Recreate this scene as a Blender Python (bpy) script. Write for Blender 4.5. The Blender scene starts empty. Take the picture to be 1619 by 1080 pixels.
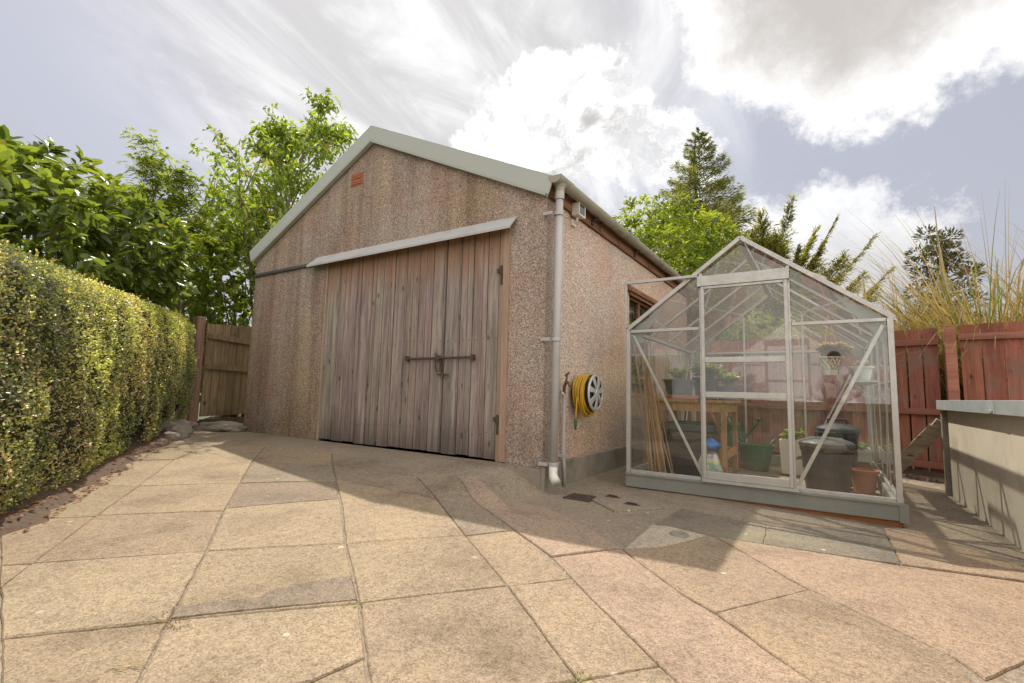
import bpy, math, random
import numpy as np
from mathutils import Vector, Matrix
R = math.radians
random.seed(7); RS = np.random.RandomState(11)
scene = bpy.context.scene
COL = scene.collection

# ------------------------------------------------------------------ camera
CAM = Vector((1.9908, -3.5622, 0.80))
def cam_axes():
    y, t, r = R(33.039), R(5.978), R(1.4564)
    fw = Vector((-math.sin(y)*math.cos(t), math.cos(y)*math.cos(t), math.sin(t)))
    rt = Vector((math.cos(y), math.sin(y), 0)); up = rt.cross(fw)
    return fw, math.cos(r)*rt + math.sin(r)*up, -math.sin(r)*rt + math.cos(r)*up
FW, RT, UP = cam_axes()
cam = bpy.data.cameras.new('camera'); cam.sensor_width = 36; cam.lens = 766.49/1619*36
cam.clip_start = 0.02; cam.clip_end = 2000
cam_ob = bpy.data.objects.new('camera', cam); COL.objects.link(cam_ob)
m = Matrix((RT, UP, -FW)).transposed().to_4x4(); m.translation = CAM
cam_ob.matrix_world = m
scene.camera = cam_ob

# ------------------------------------------------------------------ light, sky, exposure
SUN_AZ, SUN_EL = R(-54.0), R(57.6)
SUND = Vector((math.sin(SUN_AZ)*math.cos(SUN_EL), math.cos(SUN_AZ)*math.cos(SUN_EL), math.sin(SUN_EL)))
sun = bpy.data.lights.new('sun', 'SUN'); sun.energy = 2.5; sun.angle = R(0.7); sun.color = (1.0, 0.92, 0.80)
sun_ob = bpy.data.objects.new('sun', sun); COL.objects.link(sun_ob)
sun_ob.rotation_euler = (-SUND).to_track_quat('-Z', 'Y').to_euler()
vs = scene.view_settings
vs.view_transform = 'Standard'; vs.look = 'None'; vs.gamma = 1; vs.exposure = 1.0
scene.display_settings.display_device = 'sRGB'
scene.cycles.use_denoising = True
scene.cycles.max_bounces = 8; scene.cycles.diffuse_bounces = 4; scene.cycles.glossy_bounces = 3
scene.cycles.transparent_max_bounces = 40; scene.cycles.transmission_bounces = 4
scene.cycles.caustics_reflective = False; scene.cycles.caustics_refractive = False

class NT:
    """small helper to write node trees"""
    def __init__(s, tree): s.t = tree; s.n = tree.nodes; s.l = tree.links
    def new(s, typ, **kw):
        nd = s.n.new(typ)
        for k, v in kw.items(): setattr(nd, k, v)
        return nd
    def link(s, a, b): s.l.new(a, b)
    def put(s, sock, v):
        if hasattr(v, 'is_output') or isinstance(v, bpy.types.NodeSocket): s.l.new(v, sock)
        elif v is not None: sock.default_value = v
    def math(s, op, a, b=None, c=None, clamp=False):
        nd = s.new('ShaderNodeMath', operation=op, use_clamp=clamp)
        for i, v in enumerate((a, b, c)):
            if v is not None: s.put(nd.inputs[i], v)
        return nd.outputs[0]
    def vmath(s, op, a, b=None, out=0):
        nd = s.new('ShaderNodeVectorMath', operation=op)
        s.put(nd.inputs[0], a)
        if b is not None: s.put(nd.inputs[1], b)
        return nd.outputs['Value'] if op in ('DOT_PRODUCT', 'LENGTH') else nd.outputs[0]
    def scale(s, v, k):
        nd = s.new('ShaderNodeVectorMath', operation='SCALE'); s.put(nd.inputs[0], v); s.put(nd.inputs['Scale'], k); return nd.outputs[0]
    def noise(s, vec, scale, detail=4, rough=0.55, dist=0.0, color=False):
        nd = s.new('ShaderNodeTexNoise'); s.put(nd.inputs['Vector'], vec)
        nd.inputs['Scale'].default_value = scale; nd.inputs['Detail'].default_value = detail
        nd.inputs['Roughness'].default_value = rough; nd.inputs['Distortion'].default_value = dist
        return nd.outputs['Color' if color else 'Fac']
    def voronoi(s, vec, scale, out='Distance', feature='F1', dims='3D'):
        nd = s.new('ShaderNodeTexVoronoi', feature=feature, voronoi_dimensions=dims); s.put(nd.inputs['Vector'], vec)
        nd.inputs['Scale'].default_value = scale
        return nd.outputs[out]
    def step(s, v, a, b, o0=0.0, o1=1.0, smooth=True):
        nd = s.new('ShaderNodeMapRange', interpolation_type='SMOOTHSTEP' if smooth else 'LINEAR')
        s.put(nd.inputs['Value'], v)
        for i, k in enumerate((a, b, o0, o1)): s.put(nd.inputs[i+1], k)
        return nd.outputs[0]
    def mix(s, f, a, b, mode='MIX'):
        nd = s.new('ShaderNodeMix', data_type='RGBA', blend_type=mode)
        s.put(nd.inputs[0], f)
        for i, v in ((6, a), (7, b)):
            s.put(nd.inputs[i], (*v, 1) if isinstance(v, tuple) and len(v) == 3 else v)
        return nd.outputs[2]
    def ramp(s, f, stops):
        nd = s.new('ShaderNodeValToRGB'); s.put(nd.inputs[0], f)
        e = nd.color_ramp.elements
        while len(e) < len(stops): e.new(0.5)
        for el, (p, c) in zip(e, stops): el.position = p; el.color = (*c, 1)
        return nd.outputs[0]
    def bump(s, h, strength=0.3, dist=0.01):
        nd = s.new('ShaderNodeBump'); nd.inputs['Strength'].default_value = strength
        nd.inputs['Distance'].default_value = dist; s.put(nd.inputs['Height'], h); return nd.outputs[0]
    def mapping(s, vec, scale=(1, 1, 1), rot=(0, 0, 0)):
        nd = s.new('ShaderNodeMapping'); s.put(nd.inputs['Vector'], vec)
        nd.inputs['Scale'].default_value = scale; nd.inputs['Rotation'].default_value = rot; return nd.outputs[0]

# world: Nishita sky under procedural cloud
world = bpy.data.worlds.new('World'); scene.world = world; world.use_nodes = True
W = NT(world.node_tree); W.n.clear()
sky = W.new('ShaderNodeTexSky', sky_type='NISHITA'); sky.sun_disc = False
sky.sun_elevation = SUN_EL; sky.sun_rotation = SUN_AZ; sky.air_density = 1.0; sky.dust_density = 2.5; sky.ozone_density = 1.0
tc = W.new('ShaderNodeTexCoord'); D = tc.outputs['Generated']
sep = W.new('ShaderNodeSeparateXYZ'); W.link(D, sep.inputs[0])
den = W.math('ADD', W.math('MAXIMUM', sep.outputs[2], 0.0), 0.28)
cmb = W.new('ShaderNodeCombineXYZ')
W.link(W.math('DIVIDE', sep.outputs[0], den), cmb.inputs[0]); W.link(W.math('DIVIDE', sep.outputs[1], den), cmb.inputs[1])
PL = cmb.outputs[0]
dis = W.vmath('ADD', W.scale(W.vmath('SUBTRACT', W.noise(D, 5.0, 9, 0.68, color=True), (0.5, 0.5, 0.5)), 0.27), W.scale(W.vmath('SUBTRACT', W.noise(D, 17.0, 8, 0.7, color=True), (0.5, 0.5, 0.5)), 0.07))
DD = W.vmath('NORMALIZE', W.vmath('ADD', D, dis))
def blob(d, r0, r1, vec=None):
    v = Vector(d).normalized()
    return W.step(W.vmath('DOT_PRODUCT', vec or DD, tuple(v)), math.cos(R(r1)), math.cos(R(r0)))
def mx(*a):
    o = a[0]
    for b in a[1:]: o = W.math('MAXIMUM', o, b)
    return o
cum = mx(blob((-0.395, 0.765, 0.505), 6.0, 8.2), blob((-0.485, 0.73, 0.465), 4.5, 7), blob((-0.31, 0.80, 0.46), 3, 5.5), blob((-0.215, 0.85, 0.43), 1.0, 4.0))
up_c = mx(blob((0.10, 0.74, 0.66), 15, 18), blob((-0.08, 0.74, 0.67), 6, 8.5), blob((0.30, 0.74, 0.60), 9, 13), blob((0.02, 0.83, 0.55), 3, 7))
low = mx(blob((0.012, 0.95, 0.285), 3.0, 6), blob((-0.09, 0.94, 0.27), 3, 6.5), blob((0.10, 0.955, 0.26), 2, 5), blob((0.0, 0.97, 0.2), 5, 9))
cirrus = W.step(W.noise(W.mapping(PL, (1.0, 2.6, 1), (0, 0, 0.6)), 1.5, 6, 0.6, 1.2), 0.42, 0.72)
near_sun = blob((-0.55, 0.58, 0.60), 5, 34, D)
veil = W.math('MAXIMUM', W.math('MULTIPLY', cirrus, 0.45), near_sun)
veil = W.math('MAXIMUM', veil, W.step(sep.outputs[2], 0.45, -0.02, 0.16, 0.75))
skyc = W.mix(0.62, W.scale(sky.outputs[0], 0.100), (0.51, 0.505, 0.545))
base_sky = W.mix(W.math('MULTIPLY', veil, 0.88), skyc, W.mix(near_sun, (0.43, 0.42, 0.455), (0.58, 0.57, 0.57)))
# cloud body shading: bright rims, grey thick middles
body = W.noise(DD, 5.5, 6, 0.6, 0.5)
g_cum = W.step(W.noise(D, 9.0, 5, 0.55, 0.6), 0.44, 0.62)
greyc = W.math('MULTIPLY', mx(blob((-0.421, 0.788, 0.44), 1.5, 5), blob((-0.33, 0.80, 0.47), 0.5, 4)), g_cum)
cum_w = W.mix(W.step(W.noise(DD, 11.0, 8, 0.62, 0.6), 0.36, 0.60), (0.66, 0.66, 0.665), (1.25, 1.25, 1.24))
cum_col = W.mix(greyc, cum_w, (0.50, 0.49, 0.48))
edge_up = mx(blob((0.08, 0.74, 0.66), 7, 16), blob((0.30, 0.72, 0.62), 5, 11))
up_col = W.mix(W.math('MULTIPLY', edge_up, W.step(body, 0.30, 0.55, 0.75, 1.0)), (0.98, 0.97, 0.95), (0.53, 0.495, 0.465))
low_col = W.mix(W.step(sep.outputs[2], 0.33, 0.20), (0.92, 0.92, 0.92), (0.60, 0.59, 0.59))
wisp = W.math('MULTIPLY', W.step(W.noise(W.mapping(PL, (2.4, 0.8, 1), (0, 0, 0.5)), 1.6, 8, 0.62, 1.0), 0.42, 0.70), blob((-0.50, 0.60, 0.62), 14, 36, D))
c0 = W.mix(W.math('MULTIPLY', wisp, 0.8), base_sky, (0.95, 0.95, 0.95))
c1 = W.mix(W.math('MULTIPLY', low, W.step(W.noise(DD, 7, 5), 0.25, 0.5, 0.55, 0.95)), c0, low_col)
c2 = W.mix(W.math('MULTIPLY', up_c, 0.93), c1, up_col)
c3 = W.mix(W.math('MULTIPLY', cum, W.step(W.noise(DD, 8, 5), 0.2, 0.45, 0.6, 1.0)), c2, cum_col)
# unseen bright cloud added behind the camera to lift the shaded walls
fill_cloud = W.math('MULTIPLY', W.step(W.vmath('DOT_PRODUCT', DD, tuple(Vector((0.82, -0.53, 0.22)).normalized())), math.cos(R(86)), math.cos(R(58))), W.step(W.noise(D, 2.5, 7, 0.6), 0.30, 0.48, 0.55, 1.0))
c4 = W.mix(fill_cloud, W.scale(c3, 0.62), (0.95, 0.90, 0.83))
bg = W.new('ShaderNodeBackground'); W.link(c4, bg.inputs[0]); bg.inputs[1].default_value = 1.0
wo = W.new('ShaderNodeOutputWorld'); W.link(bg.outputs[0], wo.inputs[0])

# ------------------------------------------------------------------ helpers
class MB:
    def __init__(s): s.v = []; s.f = []; s.c = []; s.col = (1, 1, 1)
    def add(s, vs, fs, col=None):
        o = len(s.v); s.v += [tuple(x) for x in vs]
        for f in fs: s.f.append(tuple(i+o for i in f)); s.c.append(col or s.col)
        return s
    def box(s, a, b, col=None):
        (x0, y0, z0), (x1, y1, z1) = a, b
        x0, x1 = min(x0, x1), max(x0, x1); y0, y1 = min(y0, y1), max(y0, y1); z0, z1 = min(z0, z1), max(z0, z1)
        return s.add([(x0,y0,z0),(x1,y0,z0),(x1,y1,z0),(x0,y1,z0),(x0,y0,z1),(x1,y0,z1),(x1,y1,z1),(x0,y1,z1)],
              [(0,3,2,1),(4,5,6,7),(0,1,5,4),(1,2,6,5),(2,3,7,6),(3,0,4,7)], col)
    def bar(s, p, q, w, d, side=(0, 1, 0), col=None):
        """rectangular bar p->q, w across, d along 'side'"""
        p, q = Vector(p), Vector(q); t = (q-p).normalized(); n = Vector(side); n = (n - t*n.dot(t)).normalized(); b = t.cross(n)
        V = []
        for c in (p, q):
            for i, j in ((-1,-1),(1,-1),(1,1),(-1,1)): V.append(c + b*(i*w/2) + n*(j*d/2))
        return s.add(V, [(0,3,2,1),(4,5,6,7),(0,1,5,4),(1,2,6,5),(2,3,7,6),(3,0,4,7)], col)
    def tube(s, pts, r, n=8, cap=True, col=None):
        pts = [Vector(p) for p in pts]; rs = r if isinstance(r, (list, tuple)) else [r]*len(pts)
        V = []; prev = None
        for i, p in enumerate(pts):
            t = (pts[min(i+1, len(pts)-1)] - pts[max(i-1, 0)]).normalized()
            if prev is None:
                a = Vector((0, 0, 1)) if abs(t.z) < 0.9 else Vector((1, 0, 0)); u = t.cross(a).normalized()
            else: u = (prev - t*prev.dot(t)).normalized()
            prev = u; w = t.cross(u)
            for k in range(n):
                an = 2*math.pi*k/n; V.append(p + (u*math.cos(an) + w*math.sin(an))*rs[i])
        F = []
        for i in range(len(pts)-1):
            for k in range(n):
                F.append((i*n+k, i*n+(k+1) % n, (i+1)*n+(k+1) % n, (i+1)*n+k))
        if cap: F += [tuple(range(n-1, -1, -1)), tuple(range((len(pts)-1)*n, len(pts)*n))]
        return s.add(V, F, col)
    def lathe(s, prof, n=28, c=(0, 0, 0), axis='Z', col=None, sx=1.0, sy=1.0):
        V = []
        for r, z in prof:
            for k in range(n):
                a = 2*math.pi*k/n; x, y = r*math.cos(a)*sx, r*math.sin(a)*sy
                if axis == 'Z': V.append((c[0]+x, c[1]+y, c[2]+z))
                elif axis == 'X': V.append((c[0]+z, c[1]+x, c[2]+y))
                else: V.append((c[0]+y, c[1]+z, c[2]+x))
        F = []
        for i in range(len(prof)-1):
            for k in range(n): F.append((i*n+k, i*n+(k+1) % n, (i+1)*n+(k+1) % n, (i+1)*n+k))
        return s.add(V, F, col)
    def prism(s, poly, a, b, axis='Y', col=None):
        """poly of (u,v) extruded from a to b along the axis"""
        mk = {'Y': lambda u, v, w: (u, w, v), 'X': lambda u, v, w: (w, u, v), 'Z': lambda u, v, w: (u, v, w)}[axis]
        n = len(poly); V = [mk(u, v, a) for u, v in poly] + [mk(u, v, b) for u, v in poly]
        F = [tuple(range(n)), tuple(range(2*n-1, n-1, -1))] + [(i, i+n, (i+1) % n + n, (i+1) % n) for i in range(n)]
        return s.add(V, F, col)
    def build(s, name, mat, parent=None, bevel=0, smooth=False, recalc=True, origin=None):
        me = bpy.data.meshes.new(name); me.from_pydata(s.v, [], s.f)
        if recalc:
            import bmesh
            bm = bmesh.new(); bm.from_mesh(me); bmesh.ops.recalc_face_normals(bm, faces=bm.faces); bm.to_mesh(me); bm.free()
        at = me.attributes.new('tone', 'FLOAT_COLOR', 'FACE')
        at.data.foreach_set('color', np.array([(*c, 1) for c in s.c], 'f').ravel())
        if smooth: me.polygons.foreach_set('use_smooth', [True]*len(me.polygons))
        return link(name, me, mat, parent, bevel, smooth, origin)
def link(name, me, mat, parent=None, bevel=0, smooth=False, origin=None):
    if mat: me.materials.append(mat)
    o = bpy.data.objects.new(name, me); COL.objects.link(o)
    if origin:
        me.transform(Matrix.Translation(-Vector(origin))); o.location = origin
    if parent:
        o.parent = parent
        if not origin: o.location = tuple(-Vector(root_loc(parent)))
        else: o.location = tuple(Vector(origin) - Vector(root_loc(parent)))
    if bevel:
        b = o.modifiers.new('bevel', 'BEVEL'); b.width = bevel; b.segments = 2; b.limit_method = 'ANGLE'; b.angle_limit = R(40)
    if smooth and not bevel:
        pass
    return o
def root_loc(o):
    v = Vector((0, 0, 0))
    while o: v += o.location; o = o.parent
    return v
def tag(o, label=None, cat=None, group=None, kind=None):
    if label: o['label'] = label
    if cat: o['category'] = cat
    if group: o['group'] = group
    if kind: o['kind'] = kind
    return o
def thing(name, label, cat, loc=(0, 0, 0), group=None):
    o = bpy.data.objects.new(name, None); COL.objects.link(o); o.location = loc; o.empty_display_size = 0.1
    return tag(o, label, cat, group)
def rnd(a, b): return random.uniform(a, b)

def mat(name, col=(0.5, 0.5, 0.5), rough=0.6, metal=0.0, vary=0.15, vscale=6, bump=0.0, bscale=60, tone=False, spec=0.4, dirt=None, dscale=3.0):
    """plain surface with mottled colour, optional per-face tone attribute, dirt patches and bump"""
    mt = bpy.data.materials.new(name); mt.use_nodes = True; T = NT(mt.node_tree)
    b = T.n['Principled BSDF']; P = T.new('ShaderNodeTexCoord').outputs['Object']
    c = T.mix(T.noise(P, vscale, 6, 0.6), tuple(x*(1-vary) for x in col), tuple(min(1, x*(1+vary)) for x in col))
    if tone:
        at = T.new('ShaderNodeAttribute', attribute_name='tone'); c = T.mix(1.0, c, at.outputs['Color'], 'MULTIPLY')
    if dirt: c = T.mix(T.step(T.noise(P, dscale, 7, 0.65), 0.48, 0.72, 0, 0.8), c, dirt)
    T.link(c, b.inputs['Base Color']); b.inputs['Metallic'].default_value = metal
    b.inputs['Specular IOR Level'].default_value = spec
    T.put(b.inputs['Roughness'], T.step(T.noise(P, vscale*2.3, 4), 0.3, 0.7, max(0.05, rough-0.1), min(1, rough+0.1)))
    if bump: T.link(T.bump(T.noise(P, bscale, 4, 0.6), bump, 0.004), b.inputs['Normal'])
    return mt

def mat_harling(name, dirt, gain=1.0):
    mt = bpy.data.materials.new(name); mt.use_nodes = True; T = NT(mt.node_tree); b = T.n['Principled BSDF']
    P = T.new('ShaderNodeTexCoord').outputs['Object']
    pc = T.voronoi(P, 135, 'Color'); pd = T.voronoi(P, 135)
    sepc = T.new('ShaderNodeSeparateColor'); T.link(pc, sepc.inputs[0])
    peb = T.ramp(sepc.outputs[0], [(0.0, (0.15, 0.12, 0.10)), (0.22, (0.27, 0.215, 0.18)), (0.55, (0.38, 0.305, 0.255)), (0.82, (0.47, 0.385, 0.325)), (1.0, (0.62, 0.55, 0.48))])
    pink = T.mix(T.step(T.noise(P, 1.3, 5, 0.6), 0.40, 0.64), peb, T.mix(1.0, peb, (1.0, 0.86, 0.82), 'MULTIPLY'))
    buff = T.mix(T.step(T.noise(P, 0.8, 4), 0.45, 0.65, 0, 0.7), pink, T.mix(1.0, peb, (1.08, 0.98, 0.78), 'MULTIPLY'))
    st = T.mapping(P, (3.2, 3.2, 0.28))
    streak = T.step(T.noise(st, 1.0, 6, 0.66), 0.42, 0.70, 0, 0.55*dirt)
    c = T.mix(streak, buff, T.mix(1.0, buff, (0.32, 0.26, 0.235), 'MULTIPLY'))
    sepP = T.new('ShaderNodeSeparateXYZ'); T.link(P, sepP.inputs[0])
    lowz = T.math('MULTIPLY', T.step(sepP.outputs[2], 1.0, 0.15), T.step(T.noise(P, 2.2, 6, 0.6), 0.35, 0.62))
    c = T.mix(T.math('MULTIPLY', lowz, 0.55*dirt), c, T.mix(1.0, c, (0.42, 0.38, 0.33), 'MULTIPLY'))
    lime = T.step(T.noise(T.mapping(P, (5, 5, 0.35)), 1.0, 5, 0.6), 0.62, 0.74, 0, 0.28)
    c = T.mix(lime, c, (0.46, 0.41, 0.33))
    c = T.scale(c, gain)
    T.link(c, b.inputs['Base Color']); b.inputs['Roughness'].default_value = 0.92; b.inputs['Specular IOR Level'].default_value = 0.2
    hgt = T.math('ADD', T.math('MULTIPLY', pd, -1.0), T.math('MULTIPLY', T.noise(P, 14, 5), 0.6))
    T.link(T.bump(hgt, 0.6, 0.005), b.inputs['Normal'])
    return mt

def mat_boards(name, lo, hi, axis='Z', top=None, top_z=(1.9, 2.2), bot_z=(0.45, 0.2), rough=0.85, green=None, freq=26.0):
    """weathered boards: stretched grain and knots, tone attribute per board, rain-shelter band"""
    mt = bpy.data.materials.new(name); mt.use_nodes = True; T = NT(mt.node_tree); b = T.n['Principled BSDF']
    P0 = T.new('ShaderNodeTexCoord').outputs['Object']
    at = T.new('ShaderNodeAttribute', attribute_name='tone').outputs['Color']
    P = T.vmath('ADD', P0, T.scale(at, 7.31))
    k = 0.055
    sc = {'Z': (1, 1, k), 'X': (k, 1, 1), 'Y': (1, k, 1)}[axis]
    Q = T.mapping(P, sc)
    grain = T.noise(Q, freq, 7, 0.68, 0.5)
    fine = T.noise(Q, freq*6, 4, 0.6)
    c = T.mix(T.step(grain, 0.26, 0.78), lo, hi)
    c = T.mix(T.step(fine, 0.48, 0.72, 0, 0.5), c, tuple(x*0.55 for x in lo))
    sk = T.new('ShaderNodeSeparateXYZ'); T.link(P, sk.inputs[0]); ck = T.new('ShaderNodeCombineXYZ')
    o_ = {'Z': (0, 2), 'X': (2, 0), 'Y': (2, 1)}[axis]; T.link(sk.outputs[o_[0]], ck.inputs[0]); T.link(T.math('MULTIPLY', sk.outputs[o_[1]], 0.42), ck.inputs[1])
    kn = T.voronoi(T.vmath('ADD', ck.outputs[0], T.scale(T.noise(P, 30, 2, color=True), 0.012)), 4.4, dims='2D')
    c = T.mix(T.math('MULTIPLY', T.step(kn, 0.075, 0.03, 0, 0.8), T.step(T.noise(P, 1.7, 2), 0.42, 0.56)), c, tuple(x*0.28 for x in lo))
    c = T.mix(1.0, c, T.mix(0.75, (1, 1, 1), at), 'MULTIPLY')
    sp = T.new('ShaderNodeSeparateXYZ'); T.link(P0, sp.inputs[0])
    z = T.math('ADD', sp.outputs[2], T.math('MULTIPLY', T.math('SUBTRACT', T.noise(T.mapping(P, (6, 6, 0.4)), 1.0, 4), 0.5), 0.75))
    if top:
        c = T.mix(T.step(z, top_z[0], top_z[1], 0, 0.85), c, T.mix(grain, tuple(x*0.5 for x in top), top))
    if bot_z: c = T.mix(T.step(z, bot_z[0], bot_z[1], 0, 0.65), c, tuple(x*0.34 for x in lo))
    if green: c = T.mix(T.step(T.noise(P, 3, 5), 0.48, 0.66, 0, 0.6), c, green)
    T.link(c, b.inputs['Base Color']); b.inputs['Roughness'].default_value = rough; b.inputs['Specular IOR Level'].default_value = 0.25
    T.link(T.bump(T.math('ADD', grain, T.math('MULTIPLY', fine, 0.5)), 0.5, 0.004), b.inputs['Normal'])
    return mt

def mat_slab(name, grain=1.0):
    mt = bpy.data.materials.new(name); mt.use_nodes = True; T = NT(mt.node_tree); b = T.n['Principled BSDF']
    P = T.new('ShaderNodeTexCoord').outputs['Object']
    at = T.new('ShaderNodeAttribute', attribute_name='tone'); c = at.outputs['Color']
    coarse = T.math('SUBTRACT', 1.0, at.outputs['Alpha'])
    sp = T.new('ShaderNodeSeparateColor'); T.link(T.voronoi(P, 190, 'Color'), sp.inputs[0])
    g1 = T.ramp(sp.outputs[0], [(0, (0.45, 0.42, 0.40)), (0.35, (0.86, 0.84, 0.82)), (0.7, (1.08, 1.06, 1.03)), (1, (1.42, 1.40, 1.36))])
    c = T.mix(0.62*grain, c, T.mix(1.0, c, g1, 'MULTIPLY'))
    c = T.mix(1.0, c, T.ramp(T.noise(P, 2.1, 7, 0.62), [(0.25, (0.62, 0.60, 0.58)), (0.48, (0.98, 0.98, 0.98)), (0.78, (1.17, 1.14, 1.08))]), 'MULTIPLY')
    c = T.mix(1.0, c, T.ramp(T.noise(P, 34, 5, 0.7), [(0.3, (0.70, 0.69, 0.68)), (0.5, (1.0, 1.0, 1.0)), (0.7, (1.13, 1.12, 1.1))]), 'MULTIPLY')
    # lichen spots, dark wear spots and moss tint
    li = T.math('MULTIPLY', T.step(T.voronoi(T.vmath('ADD', P, T.scale(T.noise(P, 30, 2, color=True), 0.02)), 7.0), 0.105, 0.07), T.step(T.noise(P, 1.7, 3), 0.52, 0.62))
    c = T.mix(T.math('MULTIPLY', li, 0.65), c, (0.62, 0.58, 0.50))
    c = T.mix(T.step(T.noise(P, 6.0, 6, 0.7), 0.60, 0.75, 0, 0.45), c, (0.16, 0.135, 0.11))
    c = T.mix(T.step(T.noise(P, 0.9, 5, 0.6), 0.55, 0.75, 0, 0.35), c, (0.30, 0.27, 0.15))
    T.link(c, b.inputs['Base Color']); b.inputs['Roughness'].default_value = 0.9; b.inputs['Specular IOR Level'].default_value = 0.22
    h = T.math('ADD', T.math('MULTIPLY', T.voronoi(P, 190), -0.6), T.math('MULTIPLY', T.noise(P, 40, 5, 0.65), 0.9))
    T.link(T.bump(h, 0.55, 0.004), b.inputs['Normal'])
    return mt

def mat_leaf(name, lo, hi, rough=0.42, trans=0.5, accent=None, spec=0.5):
    mt = bpy.data.materials.new(name); mt.use_nodes = True; T = NT(mt.node_tree); b = T.n['Principled BSDF']
    at = T.new('ShaderNodeAttribute', attribute_name='tone'); f = T.new('ShaderNodeSeparateColor'); T.link(at.outputs['Color'], f.inputs[0])
    c = T.mix(f.outputs[0], lo, hi)
    if accent: c = T.mix(T.step(f.outputs[1], 0.90, 0.96), c, accent)
    P = T.new('ShaderNodeTexCoord').outputs['Object']
    c = T.mix(T.noise(P, 25, 3), T.mix(1.0, c, (0.75, 0.75, 0.75), 'MULTIPLY'), T.mix(1.0, c, (1.2, 1.2, 1.1), 'MULTIPLY'))
    T.link(c, b.inputs['Base Color']); b.inputs['Roughness'].default_value = rough; b.inputs['Specular IOR Level'].default_value = spec
    tr = T.new('ShaderNodeBsdfTranslucent'); T.link(T.mix(1.0, c, (1.9, 1.7, 0.65), 'MULTIPLY'), tr.inputs[0])
    mx_ = T.new('ShaderNodeMixShader'); mx_.inputs[0].default_value = trans
    T.link(b.outputs[0], mx_.inputs[1]); T.link(tr.outputs[0], mx_.inputs[2])
    T.link(mx_.outputs[0], T.n['Material Output'].inputs['Surface'])
    return mt

def mat_glass(name, dirty=0.018, tint=(0.985, 0.993, 0.985)):
    mt = bpy.data.materials.new(name); mt.use_nodes = True; T = NT(mt.node_tree); T.n.remove(T.n['Principled BSDF'])
    P = T.new('ShaderNodeTexCoord').outputs['Object']
    tr = T.new('ShaderNodeBsdfTransparent'); tr.inputs[0].default_value = (*tint, 1)
    gl = T.new('ShaderNodeBsdfGlossy'); gl.inputs['Roughness'].default_value = 0.0
    fr = T.new('ShaderNodeFresnel'); fr.inputs[0].default_value = 1.5
    geo = T.new('ShaderNodeNewGeometry')
    fac = T.math('MULTIPLY', T.math('MULTIPLY', fr.outputs[0], 2.4), T.math('SUBTRACT', 1.0, geo.outputs['Backfacing']), clamp=True)
    m1 = T.new('ShaderNodeMixShader'); T.link(fac, m1.inputs[0]); T.link(tr.outputs[0], m1.inputs[1]); T.link(gl.outputs[0], m1.inputs[2])
    df = T.new('ShaderNodeBsdfDiffuse'); df.inputs[0].default_value = (0.62, 0.58, 0.50, 1)
    m2 = T.new('ShaderNodeMixShader')
    d = T.math('ADD', T.step(T.noise(P, 3.0, 6, 0.65), 0.35, 0.75, 0.15*dirty, 1.3*dirty), T.step(T.noise(T.mapping(P, (9, 9, 1.2)), 1.5, 5), 0.55, 0.8, 0, dirty))
    T.link(d, m2.inputs[0]); T.link(m1.outputs[0], m2.inputs[1]); T.link(df.outputs[0], m2.inputs[2])
    T.link(m2.outputs[0], T.n['Material Output'].inputs['Surface'])
    return mt

def unit(a): return a/np.maximum(1e-9, np.linalg.norm(a, axis=-1, keepdims=True))
def leaves(name, P, D, N, L, Wd, material, parent=None, fold=0.25, droop=0.15, tone=None, widest=0.42, blunt=0.30):
    """many folded leaf blades: base P, direction D, upper side N, length L, width Wd"""
    P = np.asarray(P, float); n = len(P); D = unit(np.asarray(D, float)); N = np.asarray(N, float)
    S = unit(np.cross(D, N)); N = np.cross(S, D)
    L = np.broadcast_to(np.asarray(L, float), (n,))[:, None]; Wd = np.broadcast_to(np.asarray(Wd, float), (n,))[:, None]
    def at(u, s, z): return P + D*L*u + S*Wd*s + N*(z*L)
    f = fold*Wd/L
    V = np.stack([at(0, 0, 0), at(widest, 0.5, f*0.5-droop*0.25), at(0.80, blunt, f*0.3-droop*0.7), at(1.0, 0, -droop), at(0.80, -blunt, f*0.3-droop*0.7), at(widest, -0.5, f*0.5-droop*0.25)], 1)
    V = V.reshape(-1, 3).astype('f')
    base = (np.arange(n)*6)[:, None]
    F = np.concatenate([base+np.array([[0, 1, 2, 3]]), base+np.array([[0, 3, 4, 5]])], 1).reshape(-1)
    me = bpy.data.meshes.new(name); me.vertices.add(n*6); me.vertices.foreach_set('co', V.ravel())
    me.loops.add(n*8); me.loops.foreach_set('vertex_index', F.astype('i'))
    me.polygons.add(n*2); me.polygons.foreach_set('loop_start', (np.arange(n*2)*4).astype('i'))
    try: me.polygons.foreach_set('loop_total', np.full(n*2, 4, 'i'))
    except Exception: pass
    me.update(calc_edges=True); me.validate()
    t = np.random.RandomState(n).rand(n, 3) if tone is None else np.asarray(tone)
    a = me.attributes.new('tone', 'FLOAT_COLOR', 'FACE')
    c = np.ones((n, 2, 4), 'f'); c[:, :, :3] = t[:, None, :]; a.data.foreach_set('color', c.ravel())
    return link(name, me, material, parent)
def rdir(n, up=0.0):
    d = RS.normal(size=(n, 3)); d = unit(d); d[:, 2] += up; return unit(d)

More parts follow.
